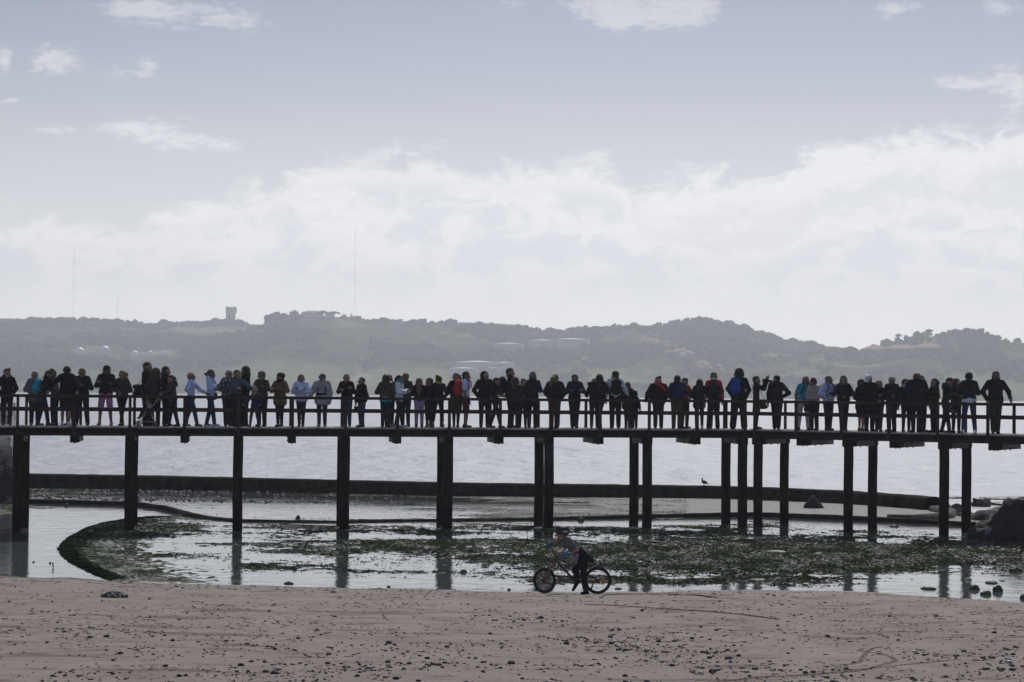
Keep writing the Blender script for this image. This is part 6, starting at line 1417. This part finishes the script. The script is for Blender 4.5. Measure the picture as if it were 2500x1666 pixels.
alu = mat('dull_spoke_steel', (.22, .22, .23), .4, .1, 10, metal=.8); amb = mat('amber_reflector', (.75, .28, .02), .25, .1, 10, spec=.6); metal_b = mat('dark_metal', (.05, .045, .045), .4, .2, 20, metal=.6)
def wheel(c, R_, e1, e2, nm='wheel', refl=None, knob=.016):
    c = Vector(c); e1 = Vector(e1).normalized(); e2 = Vector(e2).normalized(); n = e1.cross(e2).normalized(); r_t = .031
    root_ = MB(); rr = R_-r_t
    root_.tube([c+e1*rr*math.cos(a)+e2*rr*math.sin(a) for a in np.linspace(0, 2*PI, 49)[:-1]], r_t*.92, 8, closed=True)
    for k in range(56):
        a = 2*PI*k/56; d = e1*math.cos(a)+e2*math.sin(a); t = d.cross(n)
        for sg in (-1, 1): 
            M3 = Matrix((t, n, d)).transposed(); root_.box(c+d*(R_-.006)+n*sg*.011*(1 if k % 2 else .4), (.016, .014, .012), M3)
    w_ = root_.build('wheel', tyre, bike)
    rm = MB(); rm.tube([c+e1*(rr-.026)*math.cos(a)+e2*(rr-.026)*math.sin(a) for a in np.linspace(0, 2*PI, 41)[:-1]], .010, 6, closed=True)
    rm.build('rim', mat('dull_red_rim', (.085, .018, .014), .5, .2, 10) if refl == 'f' else metal_b, w_)
    sp_ = MB()
    for k in range(20):
        a = 2*PI*k/20; d = e1*math.cos(a)+e2*math.sin(a); d2 = e1*math.cos(a+.5)+e2*math.sin(a+.5)
        sp_.tube([c+d2*.02+n*.022*(1 if k % 2 else -1), c+d*(rr-.03)], .0016, 3)
    sp_.build('spokes', alu, w_)
    hb = MB(); hb.tube([c-n*.04, c+n*.04], .017, 10); hb.tube([c-n*.030, c-n*.024], .048, 18); hb.build('hub', metal_b, w_)
    return w_, c, n
ctr = Q(1338, 1160, .0)
wr, cr, nr = wheel(ctr, .283, (1, 0, 0), (0, 0, 1), refl='r')
cf0 = Q(370, 1163, .0); e1f = (.885, .466, 0); wf, cf, nf_ = wheel(cf0, .265, e1f, (-.05, 0, 1), refl='f')
def refl(c, w_, d, e1, e2):
    mb = MB(); n = Vector(e1).cross(Vector(e2)).normalized(); e1 = Vector(e1).normalized(); e2 = Vector(e2).normalized()
    M3 = Matrix((e1, n, e2)).transposed(); mb.box(c, d, M3, taper=.7); o = mb.build('reflector', amb, w_)
refl(Vector(Q(1410, 1178, -.02)), wr, (.045, .012, .085), (1, 0, 0), (0, 0, 1)); refl(Vector(Q(358, 1318, -.02)), wf, (.075, .012, .038), e1f, (0, 0, 1))
def tb(name, pts, r, m=frm, n=8):
    mb = MB(); mb.tube(pts, r, n); return mb.build(name, m, bike)
BBp = Q(888, 1142); ST = Q(985, 905)
fr = MB()
fr.tube([Q(596, 700), Q(556, 862)], .024, 8); fr.tube([Q(590, 800), Q(888, 1138)], .026, 8); fr.tube([Q(602, 745), Q(720, 800), Q(870, 892), Q(985, 950)], .018, 8)
fr.tube([BBp, ST], .017, 8)
for s in (-.05, .05):
    fr.tube([Q(900, 1142, s*.6), Q(1090, 1150, s), Q(1330, 1162, s)], .011, 6); fr.tube([Q(985, 950, s*.5), Q(1120, 1030, s), Q(1330, 1158, s)], .010, 6)
fr.build('frame', frm, bike)
tb('seat_post', [ST, Q(1010, 850)], .013, metal_b)
blob('saddle', [(Q(960, 835, 0), Q(1060, 835, 0), .025, .04, .8), (Q(1060, 835, -.04), Q(1060, 835, .04), .035, .035, 1)], frm, bike, .012)
eb = Vector((-.466, .885, 0))
fk = MB(); crown = Vector(Q(478, 872)); axl = Vector(cf)
fk.tube([crown-eb*.06, crown, crown+eb*.06], .022, 8)
for s in (-.06, .06): fk.tube([crown+eb*s, (crown+axl)/2+eb*s+Vector((.0, 0, .02)), axl+eb*s], [.021, .020, .014], 8)
fk.build('fork', redp, bike)
tb('steerer', [Q(556, 855), crown], .018)
tb('stem', [Q(596, 705), Q(560, 640), Q(585, 655)], .018, redp)
hbp = [Q(440, 505, .27), Q(495, 545, .18), Q(545, 625, .07), Q(590, 660, 0), Q(640, 675, -.06), Q(690, 690, -.15), Q(760, 705, -.25)]
tb('handlebar', hbp, .012, redp)
tb('grip', [hbp[0], tuple(Vector(hbp[0]).lerp(Vector(hbp[1]), .7))], .018, tyre); tb('grip', [hbp[-1], tuple(Vector(hbp[-1]).lerp(Vector(hbp[-2]), .7))], .018, tyre)
tb('brake_lever', [Q(480, 560, .2), Q(440, 590, .24), Q(430, 610, .26)], .007, metal_b); tb('brake_lever', [Q(680, 700, -.12), Q(710, 735, -.17), Q(760, 750, -.22)], .007, metal_b)
tb('brake_cable', [Q(440, 600, .2), Q(445, 700, .15), Q(475, 790, .08), Q(540, 815, .03)], .004, frm, 5)
tb('brake_cable', [Q(660, 700, -.1), Q(650, 800, -.06), Q(600, 900, -.03), Q(545, 890, -.02)], .004, frm, 5)
cw = MB(); cw.tube([Vector(BBp)+Vector((.083*math.cos(a), -.05, .083*math.sin(a))) for a in np.linspace(0, 2*PI, 25)[:-1]], .007, 6, closed=True); cw.tube([Vector(BBp)+Vector((0, -.06, 0)), Vector(BBp)+Vector((0, .06, 0))], .022, 10)
for k in range(5): cw.bar(Vector(BBp)+Vector((0, -.05, 0)), Vector(BBp)+Vector((.083*math.cos(k*1.257), -.05, .083*math.sin(k*1.257))), .012, .006)
cw.build('chainring', metal_b, bike)
tb('crank', [Q(888, 1142, -.07), Q(745, 1090, -.08)], .011, metal_b); tb('crank', [Q(888, 1142, .07), Q(1020, 1195, .08)], .011, metal_b)
mb = MB(); mb.box(Q(735, 1085, -.13), (.085, .08, .022)); mb.build('pedal', tyre, bike); mb = MB(); mb.box(Q(1030, 1200, .13), (.085, .08, .022)); mb.build('pedal', tyre, bike)
ca = MB(); ca.tube([Q(885, 1075, -.05), Q(1100, 1110, -.05), Q(1338, 1130, -.05)], .004, 4); ca.tube([Q(885, 1208, -.05), Q(1100, 1190, -.05), Q(1300, 1205, -.05)], .004, 4); ca.build('chain', metal_b, bike)
tb('derailleur', [Q(1290, 1190, -.05), Q(1240, 1250, -.06), Q(1220, 1320, -.06)], [.012, .014, .022], metal_b)
hubd = MB(); hubd.tube([Vector(cr)+Vector((0, -.055, 0)), Vector(cr)+Vector((0, -.03, 0))], [.045, .055], 16); hubd.build('cassette', metal_b, bike)

# rider: everything in coordinates relative to OR
OR = Vector(B(1110, 1418, -.12))+Vector((0, 0, DZB))
OR.z = float(ground_h(OR.x, OR.y))
def K(cx, cy, dy=0.0): return tuple(B(cx, cy, dy)+Vector((0, 0, DZB))-OR)
dO = OB-OR
skb = (.28, .15, .105)
hip = K(1075, 790, -.06); 
fix = lambda t: t
bodyp = [
 (K(705, 272, -.02), K(695, 285, -.02), .080, .078, 1), (K(650, 345, -.02), K(628, 372, -.02), .058, .032, 1), (K(583, 345, -.02), K(578, 352, -.02), .012, .012, 1), (K(604, 395, -.02), K(612, 402, -.02), .020, .02, 1), (K(600, 318, -.02), K(640, 320, -.02), .03, .05, 1),
 (K(700, 345, -.09), K(704, 352, -.09), .014, .014, 1), (K(725, 370, -.02), K(770, 430, -.03), .044, .044, 1),
 (K(800, 455, -.07), K(960, 640, -.06), .085, .08, 1), (K(800, 455, .05), K(960, 640, .02), .08, .075, 1), (K(960, 640, -.05), K(1060, 760, -.05), .085, .09, 1),
 (K(860, 500, -.15), K(962, 600, -.20), .046, .037, 1), (K(962, 600, -.20), K(845, 672, -.25), .036, .026, 1),
 (K(760, 440, .12), K(640, 420, .17), .041, .034, 1), (K(640, 420, .17), K(490, 462, .25), .033, .025, 1),
 (K(1060, 790, -.10), K(1090, 1060, -.12), .072, .052, 1), (K(1090, 1060, -.12), K(1120, 1340, -.12), .052, .034, 1), (K(1120, 1350, -.12), K(1070, 1385, -.14), .03, .025, 1),
 (K(1040, 800, .03), K(935, 960, .05), .07, .05, 1), (K(935, 960, .05), K(975, 1170, .06), .048, .034, 1), (K(975, 1180, .06), K(930, 1260, .06), .03, .024, 1)]
lo, hi = bounds(bodyp, .05); V_, F_ = surfnet(sdf(bodyp, .018), lo, hi, .010); fc = V_[F_].mean(1); mi = np.zeros(len(F_), int)
mi[np.linalg.norm(fc-np.array(K(612, 325, -.06)), axis=1) < .011] = 1; mi[np.linalg.norm(fc-np.array(K(590, 388, -.02)), axis=1) < .014] = 2
# hands closing round the grips
mbh = MB()
def grip_hand(wr_, g0, g1, sgn):
    wr_, g0, g1 = Vector(wr_), Vector(g0), Vector(g1); ax = (g1-g0).normalized(); c = (g0+g1)/2
    pm = c+Vector((.02, 0, .022)); mbh.tube([wr_, wr_.lerp(pm, .6), pm+Vector((-.01, 0, 0))], [.022, .034, .030], 8)
    for f_ in range(4):
        o_ = ax*((f_-1.5)*.019); R_ = .029; L_ = (.9, 1.0, .97, .8)[f_]
        mbh.tube([c+o_+Vector((math.cos(a)*R_, 0, math.sin(a)*R_)) for a in np.linspace(1.1, 1.1+3.3*L_, 6)], [.012, .0118, .011, .0105, .0095, .008], 6)
    mbh.tube([pm+ax*sgn*.03, c+ax*sgn*.045+Vector((.012, 0, -.012)), c+ax*sgn*.035+Vector((-.012, 0, -.026))], [.013, .0115, .009], 6)
rel = lambda q: tuple(Vector(q)+dO)
gA0, gA1 = rel(hbp[-1]), rel(tuple(Vector(hbp[-1]).lerp(Vector(hbp[-2]), .7))); gB0, gB1 = rel(hbp[0]), rel(tuple(Vector(hbp[0]).lerp(Vector(hbp[1]), .7)))
n_h0 = 0
grip_hand(K(845, 672, -.25), gA0, gA1, 1); nA = len(mbh.f); grip_hand(K(490, 462, .25), gB0, gB1, 1)
n0 = len(V_); hv = np.array([tuple(p_) for p_ in mbh.v]); qd = [[i+n0 for i in f] for f in mbh.f if len(f) == 4]
boy = mesh_np('person', np.concatenate([V_, hv]), np.concatenate([F_, np.array(qd)]), [cloth(skb, 'skin'), cloth((.01, .008, .008)), cloth((.2, .07, .06), 'skin'), mat('blue_glove', (.01, .16, .42), .7, .25, 30, .5, 60)], None, True, np.concatenate([mi, np.full(len(qd), 3)]))
boy.location = OR; tag(boy, 'boy in black helmet and blue gloves bending forward to push the bicycle', 'boy')
gA = Vector(gA0).lerp(Vector(gA1), .5); gB = Vector(gB0).lerp(Vector(gB1), .5)
for g_ in (gA, gB):
    wq = K(845, 672, -.25) if g_ is gA else K(490, 462, .25)
    pm = g_+Vector((.012, 0, .028)); blob('glove', [(tuple(pm+Vector((-.015, -.02, 0))), tuple(pm+Vector((.0, .02, 0))), .030, .030, 1), (tuple(pm), tuple(Vector(wq).lerp(pm, .35)), .028, .026, 1)], mat('blue_glove', (.01, .16, .42)), boy, .009, .012)
blob('t_shirt', [(K(795, 452, -.07), K(955, 635, -.06), .098, .095, 1), (K(795, 452, .05), K(955, 635, .03), .092, .088, 1), (K(955, 635, -.05), K(1030, 720, -.05), .098, .10, 1), (K(840, 478, -.13), K(920, 560, -.18), .055, .050, 1), (K(770, 440, .11), K(690, 425, .15), .048, .044, 1), (K(765, 425, -.02), K(800, 440, -.02), .055, .07, 1)], cloth((.105, .10, .12)), boy, .012, .03, 0, .004)
blob('trousers', [(K(1050, 740, -.05), K(1065, 800, -.05), .095, .09, 1), (K(1060, 790, -.10), K(1085, 1050, -.12), .092, .074, 1), (K(1085, 1050, -.12), K(1118, 1310, -.12), .074, .062, 1), (K(1040, 800, .03), K(935, 960, .05), .088, .070, 1), (K(935, 960, .05), K(975, 1180, .06), .070, .060, 1)], cloth(col_['dk']), boy, .012, .025, 0, .004)
blob('tied_jacket', [(K(990, 650, -.05), K(1030, 700, -.05), .112, .112, 1), (K(1040, 690, -.05), K(1180, 770, -.04), .105, .07, 1), (K(1120, 730, -.05), K(1255, 800, -.03), .08, .035, 1), (K(1190, 780, -.04), K(1250, 830, -.04), .05, .025, 1)], cloth(col_['dnav']), boy, .012, .03, .004, .005)
blob('jacket_sleeve', [(K(960, 680, -.16), K(880, 790, -.17), .03, .032, 1), (K(880, 790, -.17), K(850, 835, -.17), .032, .026, 1), (K(970, 690, -.16), K(945, 850, -.18), .028, .026, 1)], cloth((.20, .20, .25)), boy, .010, .015, .003)
for a, b_, c_ in ((K(1125, 1355, -.12), K(1060, 1398, -.15), .036), (K(970, 1195, .06), K(890, 1335, .06), .034)):
    pr_ = [(a, b_, .044, .030, 1)]
    if c_ == .036: pr_ = [(K(1130, 1380, -.12), K(1045, 1396, -.15), .040, .028, 1), (K(1130, 1350, -.12), K(1130, 1330, -.12), .046, .042, 1), (K(1165, 1392, -.12), K(1100, 1398, -.13), .03, .03, 1)]
    blob('shoe', pr_, cloth(col_['blk']), boy, .010)
# helmet with vents and chin strap
hc_ = K(690, 250, -.02)
hx = blob('helmet', [(K(648, 246, -.02), K(738, 250, -.02), .098, .104, 1), (K(750, 290, -.02), K(765, 315, -.02), .08, .05, 1), (K(590, 245, -.02), K(600, 250, -.02), .04, .06, 1)], mat('matte_helmet_shell', (.022, .022, .026), .5, .2, 20, spec=.4), boy, .009, .02)
mb = MB()
for k in range(4):
    yo = -.02+(k-1.5)*.05
    mb.tube([K(600+abs(k-1.5)*14, 215, yo), K(680, 182+abs(k-1.5)*8, yo), K(755, 208, yo)], .013, 6)
mb.build('helmet_rib', mat('helmet_rib_black', (.012, .012, .014), .4, .1, 20), hx)
mb = MB(); mb.tube([K(680, 300, -.125), K(670, 370, -.10), K(632, 440, -.03)], .007, 5); mb.tube([K(740, 320, -.11), K(700, 385, -.09), K(640, 440, -.03)], .007, 5); mb.build('chin_strap', frm, hx)
mb = MB()
for i, w_ in enumerate((12, 10, 9, 9, 8, 8)): mb.box(K(722+i*12, 272-(i == 0)*3, -.133), (w_/7.467/120, .004, .024 if i else .03))
mb.build('helmet_lettering', white_m, hx)
